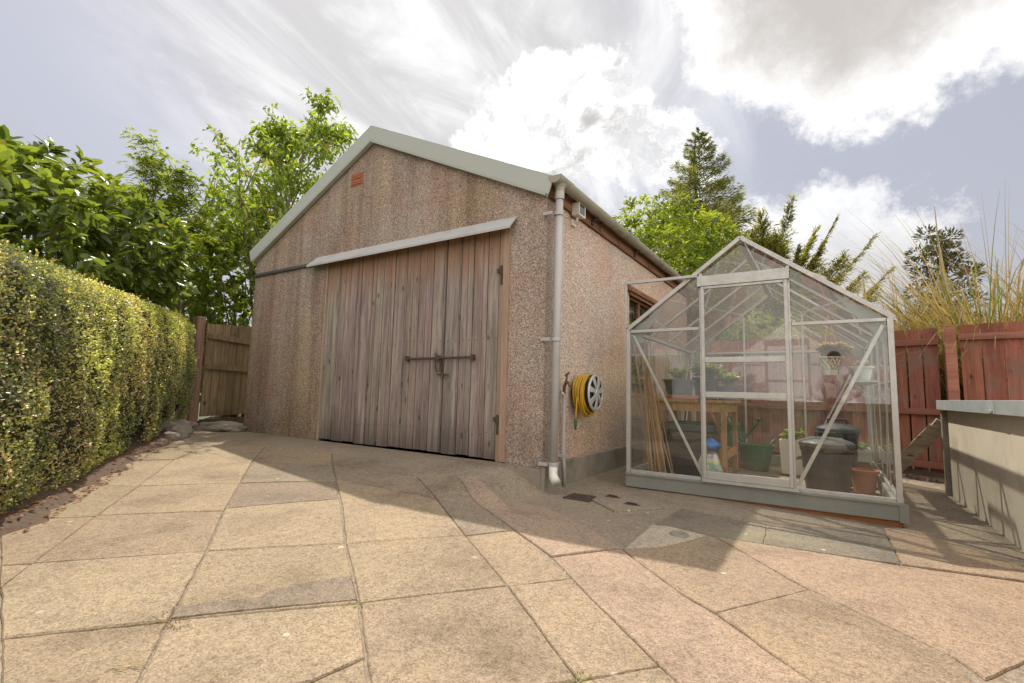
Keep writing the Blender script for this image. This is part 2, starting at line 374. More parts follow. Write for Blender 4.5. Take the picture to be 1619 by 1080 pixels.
# ------------------------------------------------------------------ materials
M = {}
M['harl_front'] = mat_harling('harling weathered', 1.0)
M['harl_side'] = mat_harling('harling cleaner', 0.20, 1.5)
M['concrete'] = mat('rough concrete', (0.27, 0.235, 0.19), 0.92, vary=0.35, vscale=5, bump=0.5, bscale=90, dirt=(0.12, 0.105, 0.085))
M['wallconc'] = mat('block wall render', (0.56, 0.50, 0.39), 0.93, vary=0.22, vscale=3, bump=0.4, bscale=120, dirt=(0.40, 0.33, 0.24), dscale=2.0)
M['flash'] = mat('grey green metal flashing', (0.43, 0.45, 0.415), 0.55, vary=0.07, vscale=3, metal=0.0, spec=0.5)
M['canopy'] = mat('pale grey metal canopy', (0.46, 0.46, 0.46), 0.45, vary=0.07, vscale=5, dirt=(0.36, 0.34, 0.32))
M['roof'] = mat('roof sheet', (0.20, 0.20, 0.20), 0.8)
M['door'] = mat_boards('weathered door boards', (0.165, 0.13, 0.115), (0.44, 0.375, 0.335), top=(0.41, 0.24, 0.15), top_z=(1.74, 2.22), bot_z=(0.62, 0.10), freq=22)
M['jamb'] = mat_boards('door jamb timber', (0.30, 0.22, 0.17), (0.44, 0.34, 0.27), bot_z=None)
M['fence'] = mat_boards('red brown fence boards', (0.21, 0.075, 0.053), (0.42, 0.158, 0.11), bot_z=(0.25, -0.05), green=(0.20, 0.15, 0.12), freq=14)
M['rail'] = mat_boards('red brown fence rails', (0.22, 0.09, 0.065), (0.40, 0.19, 0.14), axis='X', bot_z=None, freq=14)
M['gate'] = mat_boards('old olive gate boards', (0.15, 0.11, 0.065), (0.33, 0.245, 0.15), bot_z=(0.5, 0.2), green=(0.13, 0.12, 0.06))
M['post'] = mat_boards('old timber post', (0.15, 0.10, 0.075), (0.30, 0.20, 0.15), bot_z=None)
M['brown'] = mat_boards('brown eaves timber', (0.13, 0.06, 0.035), (0.36, 0.19, 0.11), axis='Y', bot_z=None)
M['bench'] = mat_boards('pine bench timber', (0.27, 0.14, 0.065), (0.46, 0.27, 0.13), bot_z=None)
M['prop'] = mat_boards('grey prop timber', (0.20, 0.15, 0.10), (0.42, 0.33, 0.24), axis='X', bot_z=None)
M['rust'] = mat('rusty iron', (0.075, 0.052, 0.042), 0.8, vary=0.5, vscale=20, bump=0.3, dirt=(0.13, 0.075, 0.05), dscale=14)
M['rustbrick'] = mat('orange packing strip', (0.27, 0.105, 0.035), 0.9, vary=0.5, vscale=14, bump=0.5, dirt=(0.13, 0.06, 0.03), dscale=10)
M['terra'] = mat('terracotta', (0.36, 0.13, 0.07), 0.8, vary=0.2, vscale=10)
M['plastpipe'] = mat('grey plastic pipe', (0.42, 0.405, 0.40), 0.45, vary=0.08, vscale=7, dirt=(0.32, 0.29, 0.25))
M['gutter'] = mat('stained gutter', (0.36, 0.33, 0.27), 0.6, vary=0.2, vscale=5, dirt=(0.22, 0.21, 0.13), dscale=4)
M['white'] = mat('off white plastic', (0.68, 0.66, 0.60), 0.5, vary=0.08, dirt=(0.5, 0.46, 0.38), dscale=8)
M['alu'] = mat('mill aluminium', (0.45, 0.435, 0.41), 0.42, vary=0.08, vscale=12, metal=0.55, dirt=(0.55, 0.52, 0.47), dscale=9)
M['galv'] = mat('galvanised base', (0.235, 0.24, 0.215), 0.5, vary=0.18, vscale=7, metal=0.25, dirt=(0.30, 0.285, 0.24))
M['glass'] = mat_glass('greenhouse glass')
M['winglass'] = mat_glass('window glass', 0.03, (0.5, 0.52, 0.5))
M['black'] = mat('black plastic', (0.018, 0.019, 0.019), 0.45, vary=0.3, dirt=(0.05, 0.047, 0.04))
M['greyblack'] = mat('charcoal plastic', (0.07, 0.075, 0.075), 0.55, vary=0.2, dirt=(0.12, 0.11, 0.10))
M['green'] = mat('dark green plastic', (0.02, 0.11, 0.055), 0.45, vary=0.15)
M['beige'] = mat('beige plastic', (0.58, 0.53, 0.42), 0.6, vary=0.1)
M['paleblue'] = mat('pale grey green plastic', (0.55, 0.60, 0.54), 0.5)
M['blue'] = mat('blue plastic sheet', (0.015, 0.16, 0.50), 0.4, vary=0.3, vscale=20)
M['soil'] = mat('dark soil', (0.07, 0.045, 0.032), 0.95, vary=0.5, vscale=20, bump=0.8, bscale=40)
M['litter'] = mat('soil with dry leaves', (0.10, 0.066, 0.045), 0.95, vary=0.6, vscale=26, bump=0.9, bscale=60, dirt=(0.08, 0.05, 0.035), dscale=9)
M['lawn'] = mat('rough ground', (0.07, 0.085, 0.035), 0.95, vary=0.4, vscale=4, bump=0.6)
M['rock'] = mat('garden rock', (0.22, 0.185, 0.15), 0.9, vary=0.4, vscale=7, bump=0.7, bscale=25, dirt=(0.11, 0.10, 0.07))
M['bark'] = mat('bark', (0.10, 0.07, 0.052), 0.9, vary=0.4, vscale=14, bump=0.7, bscale=30)
M['barkgrey'] = mat('grey bark', (0.20, 0.15, 0.115), 0.85, vary=0.35, vscale=16, bump=0.5, bscale=30)
M['hose'] = mat('yellow hose', (0.52, 0.30, 0.022), 0.5, vary=0.15, tone=True)
M['brass'] = mat('old brass', (0.22, 0.15, 0.08), 0.5, metal=0.6, vary=0.3)
M['silver'] = mat('silver painted plastic', (0.50, 0.50, 0.49), 0.38, metal=0.35, vary=0.06)
M['cane'] = mat('bamboo cane', (0.36, 0.21, 0.11), 0.6, vary=0.3, vscale=9, tone=True)
M['slate'] = mat('blue grey coping metal', (0.31, 0.345, 0.345), 0.55, vary=0.16, vscale=6, dirt=(0.42, 0.42, 0.40))
M['slab'] = mat_slab('concrete paving')
M['mortar'] = mat('sandy jointing', (0.15, 0.125, 0.09), 0.95, vary=0.55, vscale=12, bump=0.6, dirt=(0.34, 0.29, 0.21), dscale=5)
M['cover'] = mat('inspection cover', (0.20, 0.165, 0.135), 0.9, vary=0.3, vscale=20, bump=0.5)
M['straw'] = mat('dry straw', (0.40, 0.33, 0.20), 0.9, vary=0.4, vscale=20)
def mat_hedge():
    mt = mat_leaf('small hedge leaf', (0.1, 0.1, 0.04), (0.4, 0.4, 0.15), 0.30, 0.42, spec=0.9); T = NT(mt.node_tree)
    f = T.n['Separate Color']; b = T.n['Principled BSDF']; tr = T.n['Translucent BSDF']
    c = T.ramp(f.outputs[0], [(0.0, (0.055, 0.075, 0.03)), (0.3, (0.13, 0.15, 0.055)), (0.55, (0.25, 0.255, 0.11)), (0.8, (0.37, 0.42, 0.12)), (1.0, (0.47, 0.56, 0.14))])
    c = T.mix(T.step(f.outputs[1], 0.70, 0.80, 0, 0.8), c, T.ramp(f.outputs[2], [(0, (0.16, 0.10, 0.075)), (0.6, (0.38, 0.25, 0.185)), (1, (0.62, 0.50, 0.42))]))
    c = T.scale(c, 2.15); T.link(c, b.inputs['Base Color']); T.link(T.mix(1.0, c, (1.7, 1.5, 0.8), 'MULTIPLY'), tr.inputs[0]); return mt
M['hedge'] = mat_hedge()
M['hedge_shoot'] = mat_leaf('small hedge leaf', (0.13, 0.135, 0.05), (0.50, 0.46, 0.19), 0.30, 0.45, accent=(0.40, 0.22, 0.14), spec=0.9)
M['laurel'] = mat_leaf('large laurel leaf', (0.06, 0.10, 0.03), (0.19, 0.26, 0.06), 0.30, 0.5, accent=(0.13, 0.14, 0.05), spec=0.6)
M['cherry'] = mat_leaf('cherry leaf', (0.10, 0.16, 0.035), (0.29, 0.40, 0.09), 0.45, 0.6, accent=(0.24, 0.22, 0.06))
M['shrub'] = mat_leaf('shrub leaf', (0.08, 0.14, 0.03), (0.30, 0.37, 0.08), 0.42, 0.55)
M['bright'] = mat_leaf('bright laurel leaf', (0.07, 0.12, 0.025), (0.28, 0.36, 0.07), 0.35, 0.52)
M['conifer'] = mat_leaf('dark conifer spray', (0.075, 0.10, 0.05), (0.26, 0.28, 0.12), 0.6, 0.45)
M['cypress'] = mat_leaf('gold green cypress spray', (0.10, 0.13, 0.04), (0.37, 0.37, 0.10), 0.55, 0.5)
M['pine'] = mat_leaf('far pine foliage', (0.05, 0.055, 0.035), (0.12, 0.11, 0.06), 0.6, 0.25)
M['pampas'] = mat_leaf('pampas blade', (0.15, 0.13, 0.07), (0.42, 0.32, 0.21), 0.5, 0.35, accent=(0.10, 0.15, 0.045))
M['house'] = mat_leaf('pot plant leaf', (0.06, 0.12, 0.02), (0.26, 0.34, 0.05), 0.4, 0.5)
M['dry'] = mat_leaf('dried flower', (0.22, 0.17, 0.11), (0.50, 0.43, 0.30), 0.8, 0.3)

# ------------------------------------------------------------------ ground
def ss(a, b, x):
    t = min(1, max(0, (x-a)/(b-a))); return t*t*(3-2*t)
def GZ(x, y):
    b = float(np.interp(x, [-9, -4.5, -3.3, -.3, 1.2, 3], [.2, .19, .17, .1, 0, -.05]))
    if y < -1.3: return b*(1-.75*ss(0, 2.6, -1.3-y))
    w = 1-ss(-.30, .08, x)
    up = b+(.2-b)*ss(-1.3, -.15, y) if b < .2 else .2
    lo = b+(min(b, 0)-b)*ss(-1.2, -.2, y)
    return w*up+(1-w)*lo
def sheet(xs, ys, zf):
    mb = MB(); nx = len(xs)
    mb.v = [(x, y, zf(x, y)) for y in ys for x in xs]
    for j in range(len(ys)-1):
        for i in range(nx-1): mb.f.append((j*nx+i, j*nx+i+1, (j+1)*nx+i+1, (j+1)*nx+i)); mb.c.append((1, 1, 1))
    return mb
tag(MB().add([(-300,-300,-0.16),(300,-300,-0.16),(300,300,-0.16),(-300,300,-0.16)], [(0,1,2,3)]).build('ground', M['lawn']), kind='structure')
def GP(x, y):
    # the paving bed drops away under the hedge border
    d = (x+1.54)*0.543 + (y+2.83)*0.840      # distance on the patio side of the hedge line
    return GZ(x, y) - 0.008 - (0.12 if d < -0.12 and x < 0 else 0)
pv = sheet(list(np.arange(-8.6, -1.0, 0.1)) + list(np.arange(-1.0, 3.0, 0.04)) + list(np.arange(3.0, 6.01, 0.1)), list(np.arange(-8, -1.6, 0.1)) + list(np.arange(-1.6, 1.0, 0.04)) + list(np.arange(1.0, 4.7, 0.1)), GP)
pv.c = [(0.27, 0.225, 0.175)]*len(pv.f)
tag(pv.build('patio_bed', M['slab'], recalc=False, smooth=True), kind='structure')
SLABS = [(0, [[-1.544, -2.83], [-1.567, -2.735], [-1.33, -2.509], [-0.76, -2.885], [-0.845, -2.96]]), (0, [[-1.567, -2.735], [-2.271, -2.306], [-1.894, -2.122], [-1.33, -2.509]]), (0, [[-2.271, -2.306], [-2.977, -1.865], [-2.718, -1.569], [-1.894, -2.122]]), (0, [[-2.977, -1.865], [-3.726, -1.327], [-3.393, -0.979], [-2.718, -1.569]]), (0, [[-0.845, -2.96], [-0.76, -2.885], [-0.557, -3.013]]), (0, [[-1.894, -2.122], [-2.718, -1.569], [-2.259, -1.144], [-1.468, -1.672]]), (0, [[-2.718, -1.569], [-3.393, -0.979], [-2.871, -0.676], [-2.259, -1.144]]), (0, [[-1.33, -2.509], [-1.894, -2.122], [-1.468, -1.672], [-0.878, -2.071]]), (0, [[-0.76, -2.885], [-1.33, -2.509], [-0.878, -2.071], [-0.325, -2.422]]), (0, [[-0.557, -3.013], [-0.76, -2.885], [-0.325, -2.422], [0.18, -2.767], [-0.087, -3.1]]), (0, [[-0.087, -3.1], [0.18, -2.767], [0.459, -2.949], [0.598, -3.044], [0.4, -3.19]]), (0, [[-2.259, -1.144], [-2.871, -0.676], [-1.991, -0.541], [-1.541, -0.863]]), (1, [[-1.468, -1.672], [-2.259, -1.144], [-1.541, -0.863], [-1.07, -1.186]]), (8, [[-0.922, -2.042], [-1.468, -1.672], [-1.07, -1.186], [-0.606, -1.509]]), (0, [[-0.325, -2.422], [-0.922, -2.042], [-0.606, -1.509], [0.053, -1.979]]), (2, [[0.18, -2.767], [-0.325, -2.422], [0.053, -1.979], [0.552, -2.313]]), (0, [[0.459, -2.949], [0.18, -2.767], [0.552, -2.313], [0.828, -2.518], [0.804, -2.678], [0.598, -3.044]]), (0, [[0.598, -3.044], [0.804, -2.678], [0.828, -2.518], [1.063, -2.694], [0.925, -2.8]]), (1, [[-1.541, -0.863], [-1.991, -0.541], [-1.058, -0.576], [-0.655, -0.782]]), (1, [[-1.121, -1.148], [-1.541, -0.863], [-0.655, -0.782], [-0.148, -1.107]]), (0, [[-0.498, -1.578], [-1.121, -1.148], [-0.148, -1.107], [0.387, -1.492], [0.053, -1.979]]), (0, [[0.053, -1.979], [0.387, -1.492], [0.879, -1.837], [0.552, -2.313]]), (0, [[0.552, -2.313], [0.879, -1.837], [1.377, -2.227], [1.01, -2.651]]), (0, [[1.01, -2.651], [1.377, -2.227], [1.511, -2.356], [1.096, -2.719]]), (1, [[-0.655, -0.782], [-0.393, -0.634], [0.052, -0.925], [-0.148, -1.107]]), (1, [[-0.148, -1.107], [0.052, -0.925], [0.518, -1.22], [0.387, -1.492]]), (0, [[0.387, -1.492], [0.518, -1.22], [1.043, -1.581], [0.879, -1.837]]), (0, [[0.879, -1.837], [1.043, -1.581], [1.542, -2.006], [1.377, -2.227]]), (0, [[1.377, -2.227], [1.542, -2.006], [1.723, -2.168], [1.511, -2.356]]), (3, [[-0.393, -0.634], [-0.254, -0.565], [0.31, -0.501], [1.057, -1.04], [0.855, -1.42], [0.518, -1.22], [0.052, -0.925]]), (3, [[0.855, -1.42], [1.057, -1.04], [1.463, -1.419], [1.613, -1.541], [1.927, -1.81], [2.046, -1.922], [1.723, -2.168], [1.542, -2.006], [1.043, -1.581]]), (4, [[1.057, -1.04], [1.086, -1.035], [1.383, -0.454], [1.894, -0.996], [1.607, -1.508], [1.463, -1.419]]), (4, [[1.607, -1.508], [1.894, -0.996], [2.316, -1.344], [2.329, -1.535], [1.949, -1.831]]), (4, [[1.415, -0.441], [2.281, -0.284], [2.802, -0.146], [2.718, -0.862], [2.366, -1.448], [2.316, -1.344], [1.894, -0.996]]), (5, [[1.074, 0.147], [1.637, 0.037], [1.662, -0.401], [1.415, -0.441], [1.05, -0.417]]), (5, [[1.637, 0.037], [2.268, 0.561], [2.281, -0.284], [1.662, -0.401]]), (4, [[2.268, 0.561], [2.427, 0.707], [2.858, 0.075], [2.802, -0.146], [2.281, -0.284]]), (6, [[1.044, -0.462], [1.13, -0.424], [1.371, -0.465], [1.251, -0.807], [1.081, -1.041]])]
PATCH = [[0.104, -2.722], [0.289, -2.553], [0.234, -2.476], [0.291, -2.305], [0.356, -2.189], [0.531, -2.306], [0.172, -2.759]]
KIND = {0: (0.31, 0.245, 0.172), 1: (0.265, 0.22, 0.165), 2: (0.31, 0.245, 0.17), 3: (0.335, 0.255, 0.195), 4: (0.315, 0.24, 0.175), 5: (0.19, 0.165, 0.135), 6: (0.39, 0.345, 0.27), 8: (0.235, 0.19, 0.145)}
sl = MB()
def slab_poly(mb, poly, col, inset=0.006, lift=0.0, depth=0.05):
    P = [Vector((x, y)) for x, y in poly]
    area = sum(P[i].x*P[(i+1) % len(P)].y - P[(i+1) % len(P)].x*P[i].y for i in range(len(P)))
    if area < 0: P.reverse()
    n = len(P); c = sum(P, Vector((0, 0)))/n
    def inset_poly(d):
        out = []
        for i in range(n):
            a, b, e = P[i-1], P[i], P[(i+1) % n]
            n1 = Vector((-(b-a).y, (b-a).x)).normalized(); n2 = Vector((-(e-b).y, (e-b).x)).normalized()
            k = (n1+n2); q = k/max(0.35, (1+n1.dot(n2)))
            out.append(b + q*d)
        return out
    # edge points subdivided so the slab follows the ground and its arris wanders a little
    def ring(d, z, jit):
        Q = inset_poly(d); o = []
        for i in range(n):
            a, b = Q[i], Q[(i+1) % n]; k = max(2, int((b-a).length/0.05))
            for j in range(k):
                q = a.lerp(b, j/k)
                if jit: q = q + Vector((rnd(-jit, jit), rnd(-jit, jit)))
                o.append((q.x, q.y, z))
        return o
    random.seed(int(abs(P[0].x*1000)+abs(P[0].y*1000)))
    tilt = (rnd(-.004, .004), rnd(-.004, .004)); lf = lift+rnd(-.002, .003)
    zt = lambda x, y, o: GZ(x, y) + lf + tilt[0]*(x-c.x) + tilt[1]*(y-c.y) + o
    k = rnd(0.92, 1.07); col = tuple(v*k*rnd(0.985, 1.015) for v in col)
    st = random.getstate(); r0 = ring(inset, 0, 0.0026); random.setstate(st); r1 = ring(inset+0.0035, 0, 0.0026)
    m_ = len(r0)
    if m_ != len(r1): r1 = [(x*0.985+c.x*0.015, y*0.985+c.y*0.015, 0) for x, y, _ in r0]
    V = [(x, y, zt(x, y, -depth)) for x, y, _ in r0] + [(x, y, zt(x, y, -0.005)) for x, y, _ in r0] + [(x, y, zt(x, y, 0)) for x, y, _ in r1]
    F = []
    for a in (0, m_):
        for i in range(m_): F.append((a+i, a+(i+1) % m_, a+m_+(i+1) % m_, a+m_+i))
    V.append((c.x, c.y, zt(c.x, c.y, 0)))
    for i in range(m_): F.append((2*m_+i, 2*m_+(i+1) % m_, 3*m_))
    mb.add(V, F, col)
for kind, poly in SLABS: slab_poly(sl, poly, KIND[kind], 0.003 if kind in (3, 4, 5) else 0.004, 0.004 if kind == 6 else 0.0)
slab_poly(sl, PATCH, KIND[8], 0.0, 0.0045, 0.003)
# plainer slabs outside the measured part, behind and beside the camera
for gx in range(-3, 6):
    for gy in range(0, 6):
        x, y = -0.9+gx*0.86, -3.4-gy*0.86
        if x > -1.4+(-3.4-y)*0.9 and x < 2.9 and (y < -3.45 or x < 0.6): slab_poly(sl, [[x, y-.86], [x+.86, y-.86], [x+.86, y], [x, y]], KIND[0])
tag(sl.build('paving', M['slab'], recalc=False), kind='structure')
# concrete apron ramp in front of the doors, poured in uneven bays
# soil border under the hedge
def hl(t, d): return (-1.6-0.84*t-0.543*d, -2.8+0.543*t-0.840*d)     # t along the hedge, d behind its face
sb = MB(); nt = 60
for i in range(nt):
    t = -1.5+i*7.0/(nt-1)
    for j, d in enumerate((-0.16-0.05*math.sin(i*1.7)-0.04*math.sin(i*0.6), -0.05, 0.15, 0.5, 1.2)):
        x, y = hl(t, d); sb.v.append((x, y, GZ(x, y)+(-0.012 if j == 0 else 0.014+0.02*j+rnd(-.01, .012))))
for i in range(nt-1):
    for j in range(4): sb.f.append((i*5+j, (i+1)*5+j, (i+1)*5+j+1, i*5+j+1)); sb.c.append((1, 1, 1))
tag(sb.build('soil_border', M['litter'], smooth=True), kind='structure')

# inspection cover and drain let into the paving
cv = thing('inspection_cover', 'square concrete inspection cover with two sunken lifting holes near garage corner', 'manhole cover', (0.66, 0.14, GZ(0.66, 0.14)))
c0 = MB(); slab_poly(c0, [[0.40, 0.02], [0.47, 0.58], [0.98, 0.06], [0.73, -0.27]], (0.27, 0.225, 0.18), 0.0, 0.006, 0.03)
c0.build('cover_plate', M['slab'], cv)
for px, py in ((0.55, 0.16), (0.76, 0.0)):
    a = MB(); z = GZ(px, py)+0.0085
    a.tube([(px-0.05, py+0.012, z-0.004), (px-0.03, py+0.004, z+0.006), (px+0.03, py-0.004, z+0.006), (px+0.05, py-0.012, z-0.004)], 0.006, 6); a.lathe([(0.0, 0.001), (0.045, 0.001), (0.05, 0.0)], 16, (px, py, z-0.003), sx=1.3, sy=0.7)
    a.build('lifting_handle', M['rust'], cv)
dn = thing('drain_grate', 'small dark iron drain grate at foot of white downpipe', 'drain', (0.30, 0.02, GZ(0.3, 0.02)))
g_ = MB(); z = GZ(0.34, 0.0)
g_.box((0.24, -0.09, z-0.02), (0.46, 0.10, z+0.004)); g_.build('frame', M['rust'], dn)
g_ = MB()
for i in range(7): g_.box((0.262+i*0.028, -0.07, z+0.004), (0.276+i*0.028, 0.08, z+0.011))
g_.build('grate_bars', M['rust'], dn)
hz = MB(); hz.lathe([(0.0, 0.004), (0.028, 0.004), (0.04, 0.010), (0.05, 0.010), (0.055, 0.0)], 16, (1.24, -0.58, GZ(1.24, -0.58)+0.004))
tag(hz.build('drain_ring', M['concrete'], smooth=True), 'little concrete ring with a hole in pale triangular slab', 'drain')

# ------------------------------------------------------------------ garage
GW = 4.569; ZE = 2.50; PIT = (3.789-2.6416)/(2.2845+0.089); DZ0 = 0.20
gar = thing('garage', 'pebbledashed pitched roof garage with double timber doors and grey green bargeboards', 'garage')
xr = lambda x: 3.70 - PIT*abs(x+GW/2)      # underside of the roof
dx0, dx1, dzt = -3.0, -0.43, 2.36
fwm = MB()
def wall_piece(poly): fwm.prism(poly, 0.0, 0.22, 'Y')
wall_piece([(-GW, 0.18), (dx0, 0.18), (dx0, xr(dx0)), (-GW, xr(-GW))])
wall_piece([(dx1, 0.18), (0, 0.18), (0, xr(0)), (dx1, xr(dx1))])
wall_piece([(dx0, dzt), (dx1, dzt), (dx1, xr(dx1)), (-GW/2, xr(-GW/2)), (dx0, xr(dx0))])
fwm.build('front_wall', M['harl_front'], gar)
sw = MB()
wy0, wy1, wz0, wz1 = 2.10, 3.05, 0.98, 2.06
for a, b in (((-.22, .2205, .18), (0, wy0, ZE)), ((-.22, wy1, .18), (0, 5.0, ZE)), ((-.22, wy0, .18), (0, wy1, wz0)), ((-.22, wy0, wz1), (0, wy1, ZE))): sw.box(a, b)
sw.build('side_wall', M['harl_side'], gar)
bw = MB(); bw.box((-GW, .2205, .18), (-GW+.22, 5.0, ZE)); bw.prism([(-GW+.2205, .18), (-.2205, .18), (-.2205, xr(-.22)), (-GW/2, xr(-GW/2)), (-GW+.2205, xr(-GW+.22))], 4.8, 5.0)
bw.build('rear_wall', M['harl_side'], gar)
ba = MB(); ba.box((-4.60, -.012, -0.2), (-4.56, 5.0, .2)); ba.box((-4.56, -.012, -.2), (dx0, 0.2, .178)); ba.box((-4.56, .2, -.2), (-.01, 5.0, .15)); ba.box((dx1, -.012, -.2), (-.01, .2, .178)); ba.box((-.01, -.012, -.2), (.03, 5.0, .215))
ba.build('plinth', M['concrete'], gar, bevel=0.008)
fl_ = MB(); fl_.box((dx0+.001, .0, .15), (dx1-.001, 0.2, .192)); fl_.build('door_threshold', M['concrete'], gar)
# roof slopes, a slab each, corrugated
for sx in (-1, 1):
    rf = MB(); n = 90
    xe = GW/2+0.10
    prof = []
    for i in range(n+1):
        y = -0.04+5.12*i/n; prof.append((y, 0.012*math.sin(i*math.pi*0.5)))
    V = []
    for y, dz in prof:
        for xx in (0.0, xe): V.append((-GW/2+sx*xx, y, 3.778-PIT*xx+dz*.6))
    for y, dz in prof:
        for xx in (0.0, xe): V.append((-GW/2+sx*xx, y, 3.748-PIT*xx+dz*0.6))
    o = 2*(n+1); F = []
    for i in range(n):
        F += [(2*i, 2*i+1, 2*i+3, 2*i+2), (o+2*i, o+2*i+2, o+2*i+3, o+2*i+1), (2*i+1, o+2*i+1, o+2*i+3, 2*i+3)]
    F += [(0, o, o+1, 1), (2*n, 2*n+1, o+2*n+1, o+2*n)]
    rf.add(V, F); rf.build('roof', M['roof'], gar)
    bb = MB(); xe = GW/2+0.095
    zt, zb = 3.792, 3.622
    xa = 0.0
    pts = [(-GW/2, zt), (-GW/2+sx*xe, zt-PIT*xe), (-GW/2+sx*(xe-0.055), zb-PIT*(xe-0.055)), (-GW/2, zb)]
    bb.prism(pts, -0.062, -0.045)
    bb.add([(-GW/2, -.062, zt+.0015), (-GW/2+sx*xe, -.062, zt+.0015-PIT*xe), (-GW/2+sx*xe, .12, zt+.0015-PIT*xe), (-GW/2, .12, zt+.0015),
            (-GW/2, -.062, zt+.005), (-GW/2+sx*xe, -.062, zt+.005-PIT*xe), (-GW/2+sx*xe, .12, zt+.005-PIT*xe), (-GW/2, .12, zt+.005)],
           [(0,3,2,1),(4,5,6,7),(0,1,5,4),(1,2,6,5),(2,3,7,6),(3,0,4,7)])
    bb.bar((-GW/2, -.035, zb-.008), (-GW/2+sx*(xe-.08), -.035, zb-.008-PIT*(xe-.08)), .018, .05, (0, 1, 0))
    bb.build('bargeboard', M['flash'], gar)
# doors
def leaf(x0s, name):
    mb = MB()
    for i in range(len(x0s)-1):
        a, b = x0s[i]+.006, x0s[i+1]-.006; w = b-a
        k = rnd(.72, 1.12); t = (k*rnd(.95, 1.08), k*rnd(.96, 1.03), k*rnd(.92, 1.04))
        y = 0.012+rnd(-.003, .004); z1 = .212+rnd(-.006, .006)
        # each board carries a shallow bead near one side
        cut = a + w*rnd(.30, .70) if i % 3 else b-.012
        mb.box((a, y, z1), (cut-.004, y+.03, dzt-.012), t)
        mb.box((cut+.004, y, z1), (b, y+.03, dzt-.012), tuple(v*rnd(.95, 1.04) for v in t))
        for zn in (.42, 1.28, 2.12):
            for xn in (a+w*.22, a+w*.78): zz = zn+rnd(-.015, .015); mb.box((xn-.005, y-.0015, zz-.005), (xn+.005, y+.002, zz+.005), (.18, .14, .12))
        mb.box((cut-.004, y+.006, z1), (cut+.004, y+.03, dzt-.012), tuple(v*.85 for v in t))
    mb.box((x0s[0], .043, .22), (x0s[-1], .07, dzt-.013), (.12, .1, .09))
    return mb.build(name, M['door'], gar)
d1 = leaf([-2.975, -2.75, -2.56, -2.37, -2.19, -2.01, -1.84, -1.665, -1.48, -1.29, -1.128], 'timber_door')
d2 = leaf([-1.118, -0.935, -0.785, -0.615, -0.47], 'timber_door'); 
jb = MB(); jb.box((-.468, -.004, .195), (dx1+.0, .10, dzt-.002), (1, .9, .85)); jb.box((dx0, -.004, .195), (-2.978, .10, dzt-.002), (1.2, 1.15, 1.1)); jb.box((dx1, -.018, .2), (-.365, -.0005, 2.345), (1.0, .86, .78)); jb.box((dx0, .004, dzt-.0115), (dx1, .1, dzt-.0005), (.5, .45, .4))
jb.build('door_frame', M['jamb'], gar)
bt = MB(); bt.tube([(-1.60, -.02, 1.11), (-.72, -.02, 1.114)], .011, 8)
for x in (-1.585, -1.16, -.745): bt.box((x-.013, -.034, 1.086), (x+.013, .011, 1.138))
bt.build('bolt_bar', M['rust'], gar)
hp_ = MB(); hp_.box((-1.146, -.016, .98), (-1.128, .011, 1.10)); hp_.tube([(-1.19, -.02, 1.16), (-1.19, -.025, 1.03), (-1.175, -.02, .98)], .007, 6)
pts = [(-1.10+.028*math.cos(a), -.02, .945+.028*math.sin(a)) for a in np.linspace(0, 2*math.pi, 15)]; hp_.tube(pts, .005, 5, False)
hp_.bar((-1.18, -.015, .955), (-1.03, -.015, .95), .012, .008); hp_.build('hasp', M['rust'], gar)
for z in (1.90, .56):
    h_ = MB(); h_.box((-.50, -.010, z-.018), (-.405, .010, z+.018)); h_.tube([(-.448, -.020, z-.035), (-.448, -.020, z+.04)], .012, 8); h_.box((-.462, -.012, z-.13), (-.438, .002, z-.018))
    h_.build('hinge', M['rust'], gar)
# canopy over the doors: folded strip with a returned lip and mitred end
cn = MB()
def canopy_prof(x, k=1.0): return [(x, -.001, 2.385), (x, -.12, 2.262), (x, -.12, 2.240), (x, -.112, 2.240), (x, -.112, 2.255), (x, -.001, 2.372)]
A_ = canopy_prof(-3.24); B_ = canopy_prof(-.30)
A_[0] = (-3.20, -.001, 2.385)
cn.add(A_+B_, [(i, (i+1) % 6, (i+1) % 6+6, i+6) for i in range(6)] + [(0, 1, 2, 3, 4, 5), (11, 10, 9, 8, 7, 6)])
cn.build('door_canopy', M['canopy'], gar)
tr_ = MB(); tr_.box((-4.56, -.03, 2.285), (-3.242, -.0005, 2.318)); tr_.box((-4.56, -.014, 2.30), (-4.535, -.0006, 2.335)); tr_.build('door_track', M['greyblack'], gar)
ab = MB(); ax, az = -2.545, 3.235; ab.box((ax-.105, -.006, az-.075), (ax+.105, .01, az+.075)); 
for r in range(2):
    for k in range(2):
        ab.box((ax-.095+k*.1, -.014, az+.008-r*.068), (ax-.008+k*.1, -.006, az+.03-r*.068)); ab.box((ax-.085+k*.1, -.012, az+.036-r*.068), (ax-.012+k*.1, -.006, az+.056-r*.068))
ab.build('air_brick', M['terra'], gar, bevel=.002)
# eaves timbers below the gutter
for i in range(9):
    ev = MB(); y0 = .02+i*.553; t = rnd(.7, 1.15)
    ev.box((-.12, y0, 2.503), (.028, y0+.535, 2.61), (t, t*.97, t*.93)); ev.build('eaves_board', M['brown'], gar)
sof = MB(); sof.box((-.12, 0.0, 2.612), (.05, 5.0, 2.632)); sof.build('soffit_batten', M['brown'], gar)
